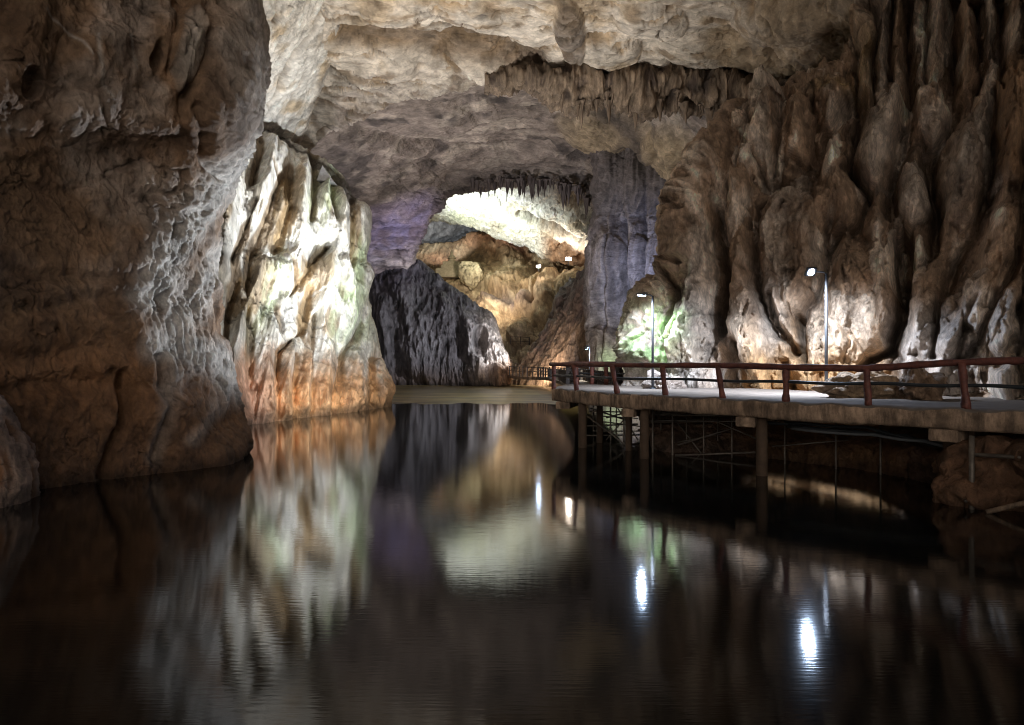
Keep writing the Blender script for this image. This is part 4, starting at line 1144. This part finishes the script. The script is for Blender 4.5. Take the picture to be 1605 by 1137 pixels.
# ================================================================== THE WALKWAY
DZ = 2.15
EDGE = [(865, 609), (900, 611.5), (965, 616.5), (1045, 620.5), (1135, 624.5), (1240, 630.5), (1355, 634.5), (1512, 641), (1605, 645), (1800, 656), (2000, 670)]
def edge_pt(px, y):
    d = (CAMH - DZ) * F / (y - CY)
    return Vector(((px - CX) / F * d, d, DZ))
FRONT = [edge_pt(*e) for e in EDGE]
REAR = [Vector((p[0], p[1], DZ)) for p in ((2.7, 33.4), (4.6, 33.0), (7.2, 30.6), (9.2, 28.2), (10.6, 26.0), (12.2, 23.6), (13.6, 21.4), (15.2, 19.4), (16.4, 18.0), (17.8, 15.5), (19, 13.5))]
def along(poly, t):
    k = min(int(t), len(poly) - 2); f = t - k
    return poly[k].lerp(poly[k + 1], f)
def front_at(px):
    xs = [e[0] for e in EDGE]
    for k in range(len(xs) - 1):
        if xs[k] <= px <= xs[k + 1]:
            f = (px - xs[k]) / (xs[k + 1] - xs[k])
            # exact along the world segment for this view angle
            a, b = FRONT[k], FRONT[k + 1]
            s = (px - CX) / F
            den = (b.x - a.x) - s * (b.y - a.y)
            u = (s * a.y - a.x) / den
            return a.lerp(b, u), k + u
    return FRONT[-1], len(FRONT) - 1

walk = empty('walkway', FRONT[0])
tag(walk, 'thick concrete walkway on posts over the water with a worn uneven edge', 'walkway')
def child(o, root):
    o.parent = root
    o.matrix_parent_inverse = Matrix.Translation(root.location).inverted()
    return o

def deck():
    n, mth = 420, 14
    V = []
    T = 0.50
    ts = np.linspace(0, len(FRONT) - 1.001, n)
    A = np.array([along(FRONT, t) for t in ts]); B = np.array([along(REAR, t) for t in ts])
    e = 0.07 * fbm(A * 0.9, 4) + 0.05 * fbm(A * 3.0, 3)
    ez = 0.10 * fbm(A * 1.5 + 5, 4)
    rows = []
    dirv = (A - B); dirv /= np.linalg.norm(dirv, axis=1)[:, None]
    def prof(off, z, rough):
        p = A + dirv * (off + e * rough)[:, None]; p[:, 2] = DZ + z
        return p
    z0 = np.zeros(n)
    e2 = 0.06 * fbm(A * 1.1 + 30, 4)
    # back edge to front edge, round the nose, down the face, under
    for s in (1.0, 0.8, 0.6, 0.4, 0.2, 0.08, 0.03):
        p = A + (B - A) * s; p[:, 2] = DZ + 0.035 * fbm(p * 0.8, 3) + 0.02 * fbm(p * 3, 2)
        rows.append(p)
    rows.append(prof(0.0 * z0, ez * 0.8, 0.4)); rows.append(prof(0.05 + z0, -0.05 + ez, 1)); rows.append(prof(0.06 + z0, -0.14 + ez * 0.6, 1)); rows.append(prof(0.05 + e2, -0.28 + z0, 0.7)); rows.append(prof(0.04 + e2, -0.42 + z0, 0.6)); rows.append(prof(0.0 + e2, -T + 0.05 * fbm(A * 1.2 + 3, 3), 0.5))
    for s in (0.1, 0.5, 1.0):
        p = A + (B - A) * s; p[:, 2] = DZ - T
        rows.append(p)
    G = np.stack(rows)
    m = len(rows)
    V = G.reshape(-1, 3) - np.array(walk.location)
    i = np.arange(m * n).reshape(m, n)
    Q = np.stack([i[:-1, :-1], i[:-1, 1:], i[1:, 1:], i[1:, :-1]], -1).reshape(-1, 4)
    # the left end face
    me = raw_mesh('slab', V, Q, True)
    bm = bmesh.new(); bm.from_mesh(me); bm.verts.ensure_lookup_table()
    bm.faces.new([bm.verts[k * n] for k in range(m)]); bm.faces.new([bm.verts[k * n + n - 1] for k in range(m)][::-1])
    bmesh.ops.recalc_face_normals(bm, faces=bm.faces)
    bm.to_mesh(me); bm.free()
    me.materials.append(M_CONC); me.materials.append(M_TOP)
    idx = [1 if p.normal.z > 0.55 else 0 for p in me.polygons]
    me.polygons.foreach_set('material_index', idx)
    me.polygons.foreach_set('use_smooth', [True] * len(me.polygons))
    return link('slab', me, None, walk)
deck()
# cross beams whose heads show under the slab, and round posts
for px, w in ((882, 0.55), (984, 0.45), (1168, 0.55), (1478, 0.62), (1700, 0.6)):
    p, t = front_at(px); q = along(REAR, t)
    dv = (q - p).normalized(); rz = math.atan2(dv.y, dv.x)
    ln = (q - p).length - 0.6
    c = p + dv * (ln / 2 - 0.03)
    g = Geo(); g.box((c.x, c.y, DZ - 0.50 - 0.14), (ln, w, 0.28), rz)
    child(g.build('beam', M_CONC, None, bevel=0.025), walk)
for px, back, r in ((913, 0.25, 0.16), (1010, 0.5, 0.155), (1194, 0.55, 0.16), (1490, 0.9, 0.17), (985, 2.2, 0.12), (940, 3.2, 0.13)):
    p, t = front_at(px); q = along(REAR, t); dv = (q - p).normalized()
    # keep the same view angle
    b = p + dv * back
    s = (px - CX) / F
    x = s * b.y
    g = Geo(); g.tube([(x, b.y, -1.5), (x, b.y, 0.2), (x, b.y, 0.9), (x, b.y, DZ - 0.5)], [r * 1.02, r, r * 0.98, r * 0.97], 16, 0.03)
    child(g.build('post', M_WOOD, None, True), walk)

# railing
rail = empty('railing', FRONT[0])
tag(rail, 'dark red railing with crooked posts and a black lower tube along the water side', 'railing')
RY = [(863, 571), (900, 571.5), (965, 572.5), (1045, 573), (1135, 573), (1240, 576), (1300, 577), (1355, 577.5), (1400, 575), (1440, 572), (1512, 568), (1605, 565.5), (1800, 560), (2000, 552)]
pts = []
for k in range(90):
    px = 863 + (2000 - 863) * (k / 89.0) ** 1.0
    p, t = front_at(max(865, px)); q = along(REAR, t); dv = (q - p).normalized()
    b = p + dv * 0.14
    y = np.interp(px, [a for a, _ in RY], [b_ for _, b_ in RY])
    z = CAMH - (y - CY) / F * b.y
    pts.append(Vector(((px - CX) / F * b.y, b.y, z + random.uniform(-.006, .006))))
g = Geo(); g.tube(pts, [0.082 + random.uniform(-.008, .01) for _ in pts], 12, 0.07)
child(g.build('top_rail', M_RAIL, None, True), rail)
g = Geo(); low = []
for k, p in enumerate(pts):
    low.append(Vector((p.x, p.y + 0.02, DZ + 0.52 + 0.015 * math.sin(k * 0.5))))
g.tube(low, 0.042, 8, 0.02)
child(g.build('lower_tube', M_BLACK, None, True), rail)
for (xt, xb_) in ((868, 868), (899, 904), (959, 968), (1038, 1043), (1125, 1133), (1232, 1232), (1358, 1361), (1507, 1515), (1690, 1694), (1880, 1884)):
    p, t = front_at(max(866, xb_)); q = along(REAR, t); dv = (q - p).normalized(); b = p + dv * 0.14
    yt = np.interp(xt, [a for a, _ in RY], [b_ for _, b_ in RY])
    zt = CAMH - (yt - CY) / F * b.y
    X0 = (xb_ - CX) / F * b.y; X1 = (xt - CX) / F * b.y
    g = Geo()
    n = 7
    P_ = [Vector((X0 + (X1 - X0) * k / n + random.uniform(-.008, .008), b.y, DZ - 0.04 + (zt - DZ + 0.02) * k / n)) for k in range(n + 1)]
    r0 = 0.09
    g.tube(P_, [r0 * (1.0 + 0.12 * math.sin(k * 1.3 + xb_) ) * (0.92 if k > 1 else 1.05) for k in range(n + 1)], 10, 0.06)
    child(g.build('post', M_RAIL, None, True), rail)

# railing on the far side of the deck's end
rail2 = empty('railing', REAR[0])
tag(rail2, 'short red railing at the back of the walkway end, seen through the front railing', 'railing')
bp_ = [Vector((2.0, 29.6, DZ)), Vector((2.75, 33.1, DZ)), Vector((4.5, 32.6, DZ)), Vector((5.7, 31.7, DZ))]
tops = [Vector((p.x, p.y, DZ + 1.02)) for p in bp_[1:]]
g = Geo(); g.tube(tops, 0.085, 10, 0.05); child(g.build('top_rail', M_RAIL, None, True), rail2)
g = Geo(); g.tube([p - Vector((0, 0, .5)) for p in tops], 0.04, 8); child(g.build('lower_tube', M_BLACK, None, True), rail2)
for p in (bp_[1].lerp(bp_[2], .22), bp_[2].lerp(bp_[3], 0.0), bp_[2].lerp(bp_[3], 0.9), bp_[1].lerp(bp_[2], .62)):
    g = Geo(); g.tube([p + Vector((random.uniform(-.02, .02), 0, z)) for z in (-0.03, 0.3, 0.6, 1.0)], [0.12, 0.105, 0.1, 0.1], 10, 0.06)
    child(g.build('post', M_RAIL, None, True), rail2)

# ------------------------------------------------------------------ scaffold and cables beneath
scaf = empty('scaffold', (4, 25, 0))
tag(scaf, 'tangle of thin scaffold pipes under the walkway end', 'scaffold')
def pipe(a, b, r=0.035, root=None, mat=None, name='pipe'):
    root = root or scaf
    a, b = Vector(a), Vector(b)
    g = Geo(); g.tube([a, a.lerp(b, .5), b], r, 8)
    return child(g.build(name, mat or M_PIPE, None, True), root)
def pp(px, py, d): return at(px, py, d)
for px, d in ((942, 29.5), (957, 28.0), (978, 28.0), (1023, 24.3), (1054, 23.6), (1103, 23.6), (1147, 23.0), (1310, 20.5), (1380, 19.5)):
    x = (px - CX) / F * d
    pipe((x, d, -1.0), (x, d, 1.55), 0.03 if px > 1090 else 0.035)
for (x0, y0, d0), (x1, y1, d1) in (((918, 683, 28), (1005, 682, 28.5)), ((922, 698, 27.5), (1010, 697, 28)), ((920, 668, 29), (1000, 665, 29)), ((940, 704, 27), (1000, 706, 27)), ((1003, 660, 25.2), (1130, 658, 25)), ((1025, 650, 24), (1150, 652, 23)), ((1000, 674, 27.0), (1062, 672, 26.5)), ((1062, 698, 24), (1146, 672, 23.5)), ((1058, 714, 23.5), (1190, 709, 22.5)), ((916, 649, 26.6), (998, 711, 25.2)), ((950, 655, 27), (1010, 640, 27)), ((925, 640, 27.4), (985, 660, 27.6)), ((930, 690, 31), (1010, 690, 31)), ((1200, 656, 22), (1330, 672, 20.5))):
    pipe(pp(x0, y0, d0), pp(x1, y1, d1), 0.032)
for (x0, y0, d0), (x1, y1, d1) in (((925, 645, 28.5), (1060, 648, 26)), ((930, 676, 29.5), (1040, 676, 28)), ((935, 660, 30.5), (1030, 672, 29)), ((915, 692, 29), (975, 690, 29)), ((968, 640, 26.5), (1000, 690, 26.5)), ((985, 650, 28), (950, 690, 28)), ((1020, 662, 24.5), (1190, 660, 22.5)), ((1030, 700, 25), (1130, 680, 24)), ((1060, 660, 25), (1100, 712, 24)), ((1110, 655, 23), (1190, 690, 22.5)), ((1210, 700, 21.5), (1330, 690, 20.5)), ((930, 652, 31), (1000, 656, 31))):
    pipe(pp(x0, y0, d0), pp(x1, y1, d1), 0.026)
for px, d in ((930, 30), (966, 30), (990, 29.5), (1008, 29), (1036, 26), (1076, 25), (1125, 24.5), (1230, 21.5)):
    x = (px - CX) / F * d
    pipe((x, d, -1.0), (x, d, 1.6), 0.026)
strut = empty('scaffold', at(1523, 780, 14.9))
tag(strut, 'grey upright pole with pipes lying at the water by the right edge', 'scaffold')
x = (1523 - CX) / F * 14.9
pipe((x, 14.9, -0.8), (x, 14.9, 1.6), 0.055, strut)
pipe(pp(1512, 785, 14.9), pp(1640, 789, 15.0), 0.04, strut)
pipe(pp(1546, 803, 14.5), pp(1660, 776, 13.8), 0.055, strut, M_CONC)
pipe(pp(1527, 713, 15.0), pp(1680, 722, 14.0), 0.045, strut)
def cable(label, pts, r, mat, group='cables slung under the walkway'):
    P_ = [pp(*p) for p in pts]
    fine = []
    for k in range(len(P_) - 1):
        for j in range(5):
            f = j / 5; fine.append(P_[k].lerp(P_[k + 1], f) + Vector((0, 0, -0.03 * math.sin(f * math.pi))))
    fine.append(P_[-1])
    base = fine[0].copy()
    g = Geo(); g.tube([p - base for p in fine], r, 8)
    o = g.build('cable', mat, None, True); o.location = base
    tag(o, label, 'cable', group)
cable('thick black cable sagging lowest beneath the walkway edge', [(1235, 668, 19.4), (1330, 676, 18.4), (1420, 684, 17.4), (1480, 700, 16.6), (1560, 702, 16), (1700, 722, 15)], 0.06, M_BLACK)
cable('black cable bent tight against the underside of the slab', [(1190, 662, 20.0), (1260, 664, 19.2), (1360, 670, 18), (1440, 690, 17), (1530, 696, 16.2), (1700, 704, 15)], 0.045, M_BLACK)
cable('pale grey conduit beneath the walkway near the right edge', [(1570, 697, 15.4), (1605, 704, 15.0), (1700, 716, 14.4)], 0.035, M_GREYPIPE)
cable('grey conduit running under the slab beside the black cables', [(1240, 672, 19.2), (1370, 682, 17.8), (1450, 692, 16.8), (1520, 706, 16.0), (1650, 722, 15)], 0.04, M_GREYPIPE)

# ------------------------------------------------------------------ lamps
LAMPS = []
def street_lamp(label, base, height, arm, head_dir, head, aim_out, led, group=None, roll=0.0):
    root = empty('street_lamp', base); tag(root, label, 'street lamp', group)
    g = Geo(); g.tube([(0, 0, 0), (0, 0, height * .5), (0, 0, height)], [0.055, 0.05, 0.042], 12); g.tube([(0, 0, 0), (0, 0, .04)], [.13, .13], 12)
    g.build('pole', M_STEEL, root, True)
    d = Vector(head_dir).normalized()
    a0 = Vector((0, 0, height - .02)); a1 = a0 + d * 0.10 + Vector((0, 0, .06)); a2 = a0 + d * arm + Vector((0, 0, .07))
    g = Geo(); g.tube([a0, a1, a2], 0.03, 8); g.build('arm', M_STEEL, root, True)
    hl, hw, hh = head
    yaw = math.atan2(d.y, d.x)
    tilt = aim_out
    hm = Matrix.Translation(a2) @ Matrix.Rotation(yaw, 4, 'Z') @ Matrix.Rotation(roll, 4, 'X') @ Matrix.Rotation(tilt, 4, 'Y')
    g = Geo(); g.box((hl / 2, 0, 0), (hl, hw, hh)); g.box((hl * 0.22, 0, hh * .7), (hl * .4, hw * .7, hh * .5))
    h = g.build('lamp_head', M_DARKMETAL, root, False, 0.015); h.matrix_local = hm
    g = Geo()
    if roll: g.tube([(hl * .55, 0, -hh / 2 - .03), (hl * .55, 0, -hh / 2 - .002)], [hw * .36, hw * .42], 20)
    else: g.box((hl * .58, 0, -hh / 2 - .012), (hl * .7, hw * .8, .02))
    lens = g.build('lens', led, h)
    return root, hm
M_DARKMETAL = plain_mat('dark_metal', (0.07, 0.07, 0.075), 0.45, 0.5, 0.2, 10, 0.1, 0.005)

d1 = 23.0
b1 = Vector(((1295 - CX) / F * d1, d1, DZ))
lamp1, hm1 = street_lamp('taller lamp post with its bright white head turned out over the walkway', b1, 4.05, 0.42, (-1, -0.25, 0), (0.40, 0.30, 0.10), R(5), M_LED, roll=R(58))
d2 = 27.2
b2 = Vector(((1023 - CX) / F * d2, d2, DZ))
lamp2, hm2 = street_lamp('slim lamp post with a flat head beside the green lit rock', b2, 3.70, 0.22, (-1, -0.12, 0), (0.42, 0.22, 0.09), R(-4), M_LED)
b3 = Vector(((924 - CX) / F * 72, 72, 1.5))
lamp3, hm3 = street_lamp('small distant lamp on the path by the grey pillar', b3, 3.4, 0.2, (-1, -0.5, 0), (0.5, 0.4, 0.14), R(45), M_LED)

def flood(label, pos, dirv, size, mat):
    root = empty('floodlight', pos); tag(root, label, 'floodlight')
    d = Vector(dirv).normalized()
    q = d.to_track_quat('-Z', 'Y').to_matrix().to_4x4()
    g = Geo(); g.box((0, 0, 0.12 * size), (size, size * .7, .24 * size)); h = g.build('housing', M_DARKMETAL, root, False, .02); h.matrix_local = q
    g = Geo(); g.box((0, 0, -0.012), (size * .85, size * .55, .02)); l = g.build('lens', mat, root); l.matrix_local = q
    g = Geo(); g.tube([(0, 0, -size * 1.1), (0, 0, -0.1)], .04 * size + .02, 8); g.build('bracket', M_DARKMETAL, root)
    return root

# ------------------------------------------------------------------ far walkway, bridge and fences
def path_slab(name, label, pts, w, z, mat, thick=0.3, kind=None, cat=None):
    base = Vector(pts[0])
    V, Q = [], []
    P_ = [Vector(p) for p in pts]
    for k, p in enumerate(P_):
        a = (P_[min(k + 1, len(P_) - 1)] - P_[max(k - 1, 0)]); a.z = 0; a.normalize()
        nrm = Vector((a.y, -a.x, 0)) * w / 2
        for q in (p - nrm, p + nrm, p + nrm - Vector((0, 0, thick)), p - nrm - Vector((0, 0, thick))): V.append(q - base)
    for k in range(len(P_) - 1):
        for j in range(4): Q.append((k * 4 + j, k * 4 + (j + 1) % 4, k * 4 + 4 + (j + 1) % 4, k * 4 + 4 + j))
    me = raw_mesh(name, V, Q, False)
    bm = bmesh.new(); bm.from_mesh(me); bm.verts.ensure_lookup_table()
    n = len(bm.verts)
    bm.faces.new([bm.verts[i] for i in (0, 1, 2, 3)]); bm.faces.new([bm.verts[i] for i in (n - 1, n - 2, n - 3, n - 4)])
    bmesh.ops.recalc_face_normals(bm, faces=bm.faces); bm.to_mesh(me); bm.free()
    o = link(name, me, mat); o.location = base
    tag(o, label, cat, None, kind)
    return o
WZ = 1.45
pathA = [(3.9, 33.2, WZ + .55), (4.6, 36, WZ + .3), (5.2, 42, WZ), (5.6, 52, WZ), (5.8, 64, WZ), (5.4, 76, WZ), (4.4, 83, WZ)]
path_slab('footbridge', 'long low walkway running back from the deck toward the pillar', pathA, 2.6, 0, M_TOP, 0.28, None, 'footbridge')
pathB = [(5.2, 82.2, 1.43), (2.6, 85.5, 1.4), (0.6, 90, 1.5), (-0.8, 95, 2.0), (-1.8, 101, 3.0), (-2.4, 106, 3.8)]
path_slab('footbridge', 'curved bridge with orange lit edge beyond the running water', pathB, 2.0, 0, M_CONC, 0.35, None, 'footbridge')
for k, p in enumerate(((3.3, 84.6), (1.2, 88.6), (-0.3, 93))):
    pass
def fence(label, pts, off, step, h, mat, name='fence', rails=(0.5, 0.98), r=0.05, pr=0.07, pales=0):
    P_ = [Vector(p) for p in pts]
    root = empty(name, P_[0]); tag(root, label, 'fence')
    L_ = [0]
    for a, b in zip(P_[:-1], P_[1:]): L_.append(L_[-1] + (b - a).length)
    def pos(s):
        for k in range(len(P_) - 1):
            if s <= L_[k + 1] + 1e-6:
                f = (s - L_[k]) / (L_[k + 1] - L_[k]); a = P_[k + 1] - P_[k]; a.z = 0; a.normalize()
                return P_[k].lerp(P_[k + 1], f) + Vector((a.y, -a.x, 0)) * off
        return P_[-1]
    n = int(L_[-1] / step)
    samp = [pos(L_[-1] * k / (n * 2)) for k in range(n * 2 + 1)]
    for z in rails:
        g = Geo(); g.tube([p + Vector((0, 0, h * z)) for p in samp], r, 6); child(g.build('rail', mat, None, True), root)
    for k in range(n + 1):
        p = pos(L_[-1] * k / n)
        g = Geo(); g.box((p.x, p.y, p.z + h / 2), (pr * 2, pr * 2, h)); child(g.build('post', mat, None), root)
    return root
M_FENCE = plain_mat('dark_fence', (0.06, 0.05, 0.05), 0.7, 0, 0.3, 6, 0.2, 0.01)
fence('dark fence on the water side of the long low walkway', pathA, -1.2, 1.5, 1.1, M_FENCE, rails=(0.35, 0.7, 0.98), pr=0.09)
fence('dark fence on the rock side of the long low walkway', pathA, 1.2, 1.7, 1.1, M_FENCE, rails=(0.35, 0.7, 0.98), pr=0.09)
fence('row of dark posts with two rails along the curved bridge', pathB, -0.95, 1.0, 1.25, M_FENCE, rails=(0.5, 0.95), r=0.04, pr=0.07)
fence('dark rails along the far side of the curved bridge', pathB, 0.95, 1.6, 1.25, M_FENCE, rails=(0.5, 0.95), r=0.035, pr=0.05)
pz = [at(800, 540, 113), at(815, 540, 113), at(830, 541, 112)]
fence('tiny fence on the slope above the curved bridge', pz, 0, 1.2, 1.3, M_FENCE, rails=(0.4, 0.95), r=0.04, pr=0.05)

# ------------------------------------------------------------------ loose things
def rock(name, label, loc, size, seed, col, mat=M_RIGHT, n=40, rough=0.35, sq=1.0):
    V, Q = [], []
    m = n // 2
    for i in range(m + 1):
        th = math.pi * i / m
        for j in range(n):
            ph = 2 * math.pi * j / n
            V.append((math.sin(th) * math.cos(ph), math.sin(th) * math.sin(ph), math.cos(th)))
    for i in range(m):
        for j in range(n): Q.append((i * n + j, i * n + (j + 1) % n, (i + 1) * n + (j + 1) % n, (i + 1) * n + j))
    V = np.array(V)
    f1, f2, cid = worley(V * 1.3 + seed * 3.1)
    k = 1 + rough * fbm(V * 1.2 + seed * 7.7, 4) * 1.6 - 0.25 * rough * f1 + 0.12 * rough * ridged(V * 4 + seed, 3)
    V = V * k[:, None] * np.array(size)[None]
    c = mix(np.repeat(np.array(col)[None], len(V), 0), np.repeat(np.array(col)[None] * 0.45, len(V), 0), sm(0, .4, fbm(V * 1.5 + seed, 3)))
    o = link(name, raw_mesh(name, V, Q, True, c), mat); o.location = loc
    tag(o, label, 'rock')
    return o
def onto(px, py, d): return at(px, py, d)
rock('boulder', 'low rough boulder lying on the walkway behind the railing below the lamp', at(1350, 612, 20.6), (1.15, 0.8, 0.55), 1, (0.36, 0.25, 0.16), n=110, rough=0.5)
rock('boulder', 'brown boulder between the low rough boulder and the wall at right', at(1440, 612, 19.6), (0.7, 0.6, 0.65), 2, (0.26, 0.17, 0.11), n=90, rough=0.5)
rock('boulder', 'pale broken rocks at the foot of the green lit bulge on the walkway', at(1040, 605, 27.6), (0.75, 0.6, 0.5), 3, (0.45, 0.38, 0.34), n=90, rough=0.6)
rock('boulder', 'small tan rock poking out of the water below the white buttress', at(553, 643, 46), (0.75, 0.7, 0.32), 4, (0.42, 0.2, 0.08), n=60, rough=0.5)
rock('boulder', 'rust coloured lump catching light under the walkway near the right edge', at(1484, 732, 17.0), (0.26, 0.24, 0.22), 5, (0.6, 0.36, 0.22), n=60, rough=0.6)
rock('boulder', 'dark bank of rock under the walkway at the right edge', at(1570, 770, 15.4), (1.3, 0.9, 1.0), 6, (0.22, 0.12, 0.07), n=110, rough=0.4)
rock('boulder', 'pale round boulder on the brown slope below the pagoda', at(739, 431, 131), (2.2, 2.0, 2.6), 8, (0.62, 0.53, 0.34), M_CHAM, n=70, rough=0.35)
rock('boulder', 'low dark stone awash at the end of the curved bridge', at(818, 601, 100), (2.6, 1.0, 0.5), 9, (0.05, 0.05, 0.055), M_DARK, n=50, rough=0.5)

# stone pagoda on the slope
pg = empty('stone_pagoda', at(708, 437, 138)); tag(pg, 'little stepped stone pagoda with pointed top on the far slope', 'pagoda')
g = Geo(); g.box((0, 0, 0.9), (6.0, 5.0, 1.8)); g.box((0.2, 0, 2.1), (4.4, 3.8, 0.9)); g.build('base', M_STONE, pg, False, .12)
g = Geo(); g.box((0, 0, 2.9), (3.4, 2.8, 0.8)); g.build('plinth', M_STONE, pg, False, .1)
g = Geo(); g.tube([(0, 0, 3.25), (0, 0, 4.1)], [0.75, 0.65], 12); g.build('body', M_STONE, pg, True)
g = Geo(); g.tube([(0, 0, 4.1), (0, 0, 4.3), (0, 0, 4.8), (0, 0, 5.9)], [0.95, 0.8, 0.32, 0.05], 12); g.build('spire', M_STONE, pg, True)

# little metal hood on the shoulder of the buttress
hd = empty('metal_hood', at(512, 286, 50)); tag(hd, 'small grey pointed metal hood on the shoulder of the white buttress', 'hood')
g = Geo()
s = 50 / F
g.add([(-12 * s, -.6, 0), (14 * s, -.6, -0.1), (-12 * s, .6, 0), (14 * s, .6, -0.1), (-6 * s, -.1, 26 * s), (-8 * s, .2, 26 * s)], [(0, 1, 4), (2, 5, 3), (0, 4, 5, 2), (1, 3, 5, 4), (0, 2, 3, 1)])
g.build('cover', plain_mat('hood_metal', (0.4, 0.4, 0.42), 0.5, 0.3, 0.3, 6, 0.1, 0.01), hd)
g = Geo(); g.tube([(0, 0, -1.2), (0, 0, 0.1)], 0.08, 8); g.build('stand', M_STEEL, hd)

# ================================================================== LIGHT
def spot(pos, target, W, col, size=60, blend=0.6, rad=0.15, name='flood_or_fill_spot'):
    l = bpy.data.lights.new(name, 'SPOT'); l.energy = W; l.color = col; l.spot_size = R(size); l.spot_blend = blend; l.shadow_soft_size = rad
    o = bpy.data.objects.new(name, l); COL.objects.link(o)
    o.location = pos
    o.rotation_euler = (Vector(target) - Vector(pos)).to_track_quat('-Z', 'Y').to_euler()
    return o
K = 1.0
COOL = (0.86, 0.93, 1.0); WARM = (1.0, 0.80, 0.55); NEUT = (1.0, 0.93, 0.82); BLUE = (0.42, 0.56, 1.0); PURP = (0.62, 0.45, 1.0)
# street lamps
h1 = at(1264, 431, 22.6); h2 = at(1005, 466, 27.0)
spot(h1 + Vector((0, -0.12, -0.14)), h1 + Vector((-0.1, -0.40, -1)), 420, (0.55, 0.72, 1.0), 172, 0.2, 0.09)
spot(h1 + Vector((0, -0.10, -0.14)), h1 + Vector((0.1, 0.3, -1)), 3700, (0.80, 0.88, 1.0), 150, 0.9, 0.10)
spot(h2 + Vector((0, -0.05, -0.12)), h2 + Vector((-0.1, -0.40, -1)), 240, (0.55, 0.72, 1.0), 172, 0.2, 0.09)
spot(h2 + Vector((0, -0.03, -0.12)), h2 + Vector((0.3, 0.3, -1)), 1250, (0.80, 0.88, 1.0), 140, 0.7, 0.09)
# floods for the white buttress and the rim of the left wall (no fixtures; the second is an added frontal fill)
spot((1.7, 35.0, 1.2), at(450, 350, 44), 30000, (0.93, 0.97, 1.0), 50, 1.0, 0.25)
spot((-1.0, 24.0, 1.0), at(470, 540, 44), 19000, (0.95, 0.97, 1.0), 46, 1.0, 0.25)
spot((0.4, 38.5, 1.2), at(362, 375, 22.5), 15000, (0.86, 0.92, 1.0), 36, 1.0, 0.25)
# wash on the near roof: one from behind the left wall, then an added fill
spot((-11.0, 31.0, 0.8), at(760, 60, 46), 11000, (1.0, 0.95, 0.88), 100, 1.0, 1.5)
spot((0.8, 38.0, 1.2), at(690, 60, 46), 11000, (1.0, 0.95, 0.88), 100, 1.0, 0.8)
# far chamber
spot(at(690, 440, 112), at(775, 335, 122), 27000, (0.95, 1.0, 0.95), 90, 0.7, 0.3)
spot(at(745, 436, 112), at(805, 455, 132), 9500, (1.0, 0.88, 0.72), 120, 0.8, 0.6)
spot(at(700, 380, 146), at(690, 350, 168), 4000, (0.95, 0.97, 1.0), 120, 0.8, 0.3)  # added fill to lift the dark back wall, no fixture there
spot(at(846, 416, 116.5), at(800, 440, 136), 900, NEUT, 150, 0.8, 0.2)
spot(at(891, 408, 122), at(900, 380, 120), 2500, (1.0, 0.82, 0.66), 160, 0.8, 0.2)
# purple flood on the vault, blue one on the pillar
spot(at(720, 455, 84), at(632, 372, 96), 7000, (0.62, 0.56, 1.0), 56, 1.0, 0.2)
spot(at(985, 560, 62), at(1046, 445, 78), 9000, (0.34, 0.48, 1.0), 60, 1.0, 0.2)
spot(at(985, 592, 62), at(985, 500, 80), 6000, (0.86, 0.88, 1.0), 90, 0.9, 0.3)  # added cool fill brightening the pillar
spot(at(985, 588, 72), at(972, 565, 78), 700, (0.9, 1.0, 0.85), 120, 0.8, 0.1)
# mound: grazing from the right, and the bridge
spot(at(840, 560, 86), at(770, 540, 92), 6000, COOL, 60, 0.8, 0.2)
spot(at(905, 470, 74), at(690, 510, 94), 20000, (0.92, 0.92, 1.0), 46, 0.9, 0.3)
spot(Vector((2.0, 40, 2.0)), at(690, 520, 93), 5000, (0.86, 0.86, 1.0), 40, 0.8, 0.3)  # added weak front fill on the mound ribs
spot(at(848, 590, 88), at(850, 560, 96), 2400, (1.0, 0.75, 0.55), 130, 0.8, 0.1)
spot(at(880, 560, 82), at(860, 590, 84), 900, (1.0, 0.70, 0.45), 120, 0.8, 0.1)
# added wash brightening the shallows, placed so its glint stays hidden
spot(at(985, 572, 66), at(740, 618, 64), 9000, (1.0, 0.92, 0.72), 80, 0.9, 0.3)
# added dim fill on the vault, from behind the buttress
spot((-15.5, 76, 3), at(760, 190, 72), 14000, (0.96, 0.90, 0.92), 130, 0.9, 1.0)
# path lamp
spot(at(922, 549, 71.6), at(915, 610, 71), 1200, COOL, 150, 0.5, 0.15)
flood('bright white floodlight on the lip of the brown flowstone dome', at(844, 418, 117), (-0.1, -1, -0.2), 0.75, M_LED)
flood('warm white floodlight at the back of the ledge right of the dome', at(891, 406, 124.5), (0, -1, 0.1), 1.1, M_LED2)

w = bpy.data.worlds.new('World'); scene.world = w; w.use_nodes = True
bg = w.node_tree.nodes['Background']
bg.inputs['Color'].default_value = (1.0, 0.90, 0.80, 1); bg.inputs['Strength'].default_value = 1.5

scene.render.engine = 'CYCLES'
scene.cycles.use_denoising = True
scene.cycles.use_adaptive_sampling = False
scene.cycles.filter_width = 1.0
scene.cycles.max_bounces = 5; scene.cycles.diffuse_bounces = 3; scene.cycles.glossy_bounces = 3
scene.cycles.sample_clamp_indirect = 6.0
scene.cycles.caustics_reflective = False; scene.cycles.caustics_refractive = False
scene.view_settings.view_transform = 'Standard'; scene.view_settings.look = 'None'
scene.view_settings.exposure = 0.3; scene.view_settings.gamma = 1
scene.view_settings.use_curve_mapping = False
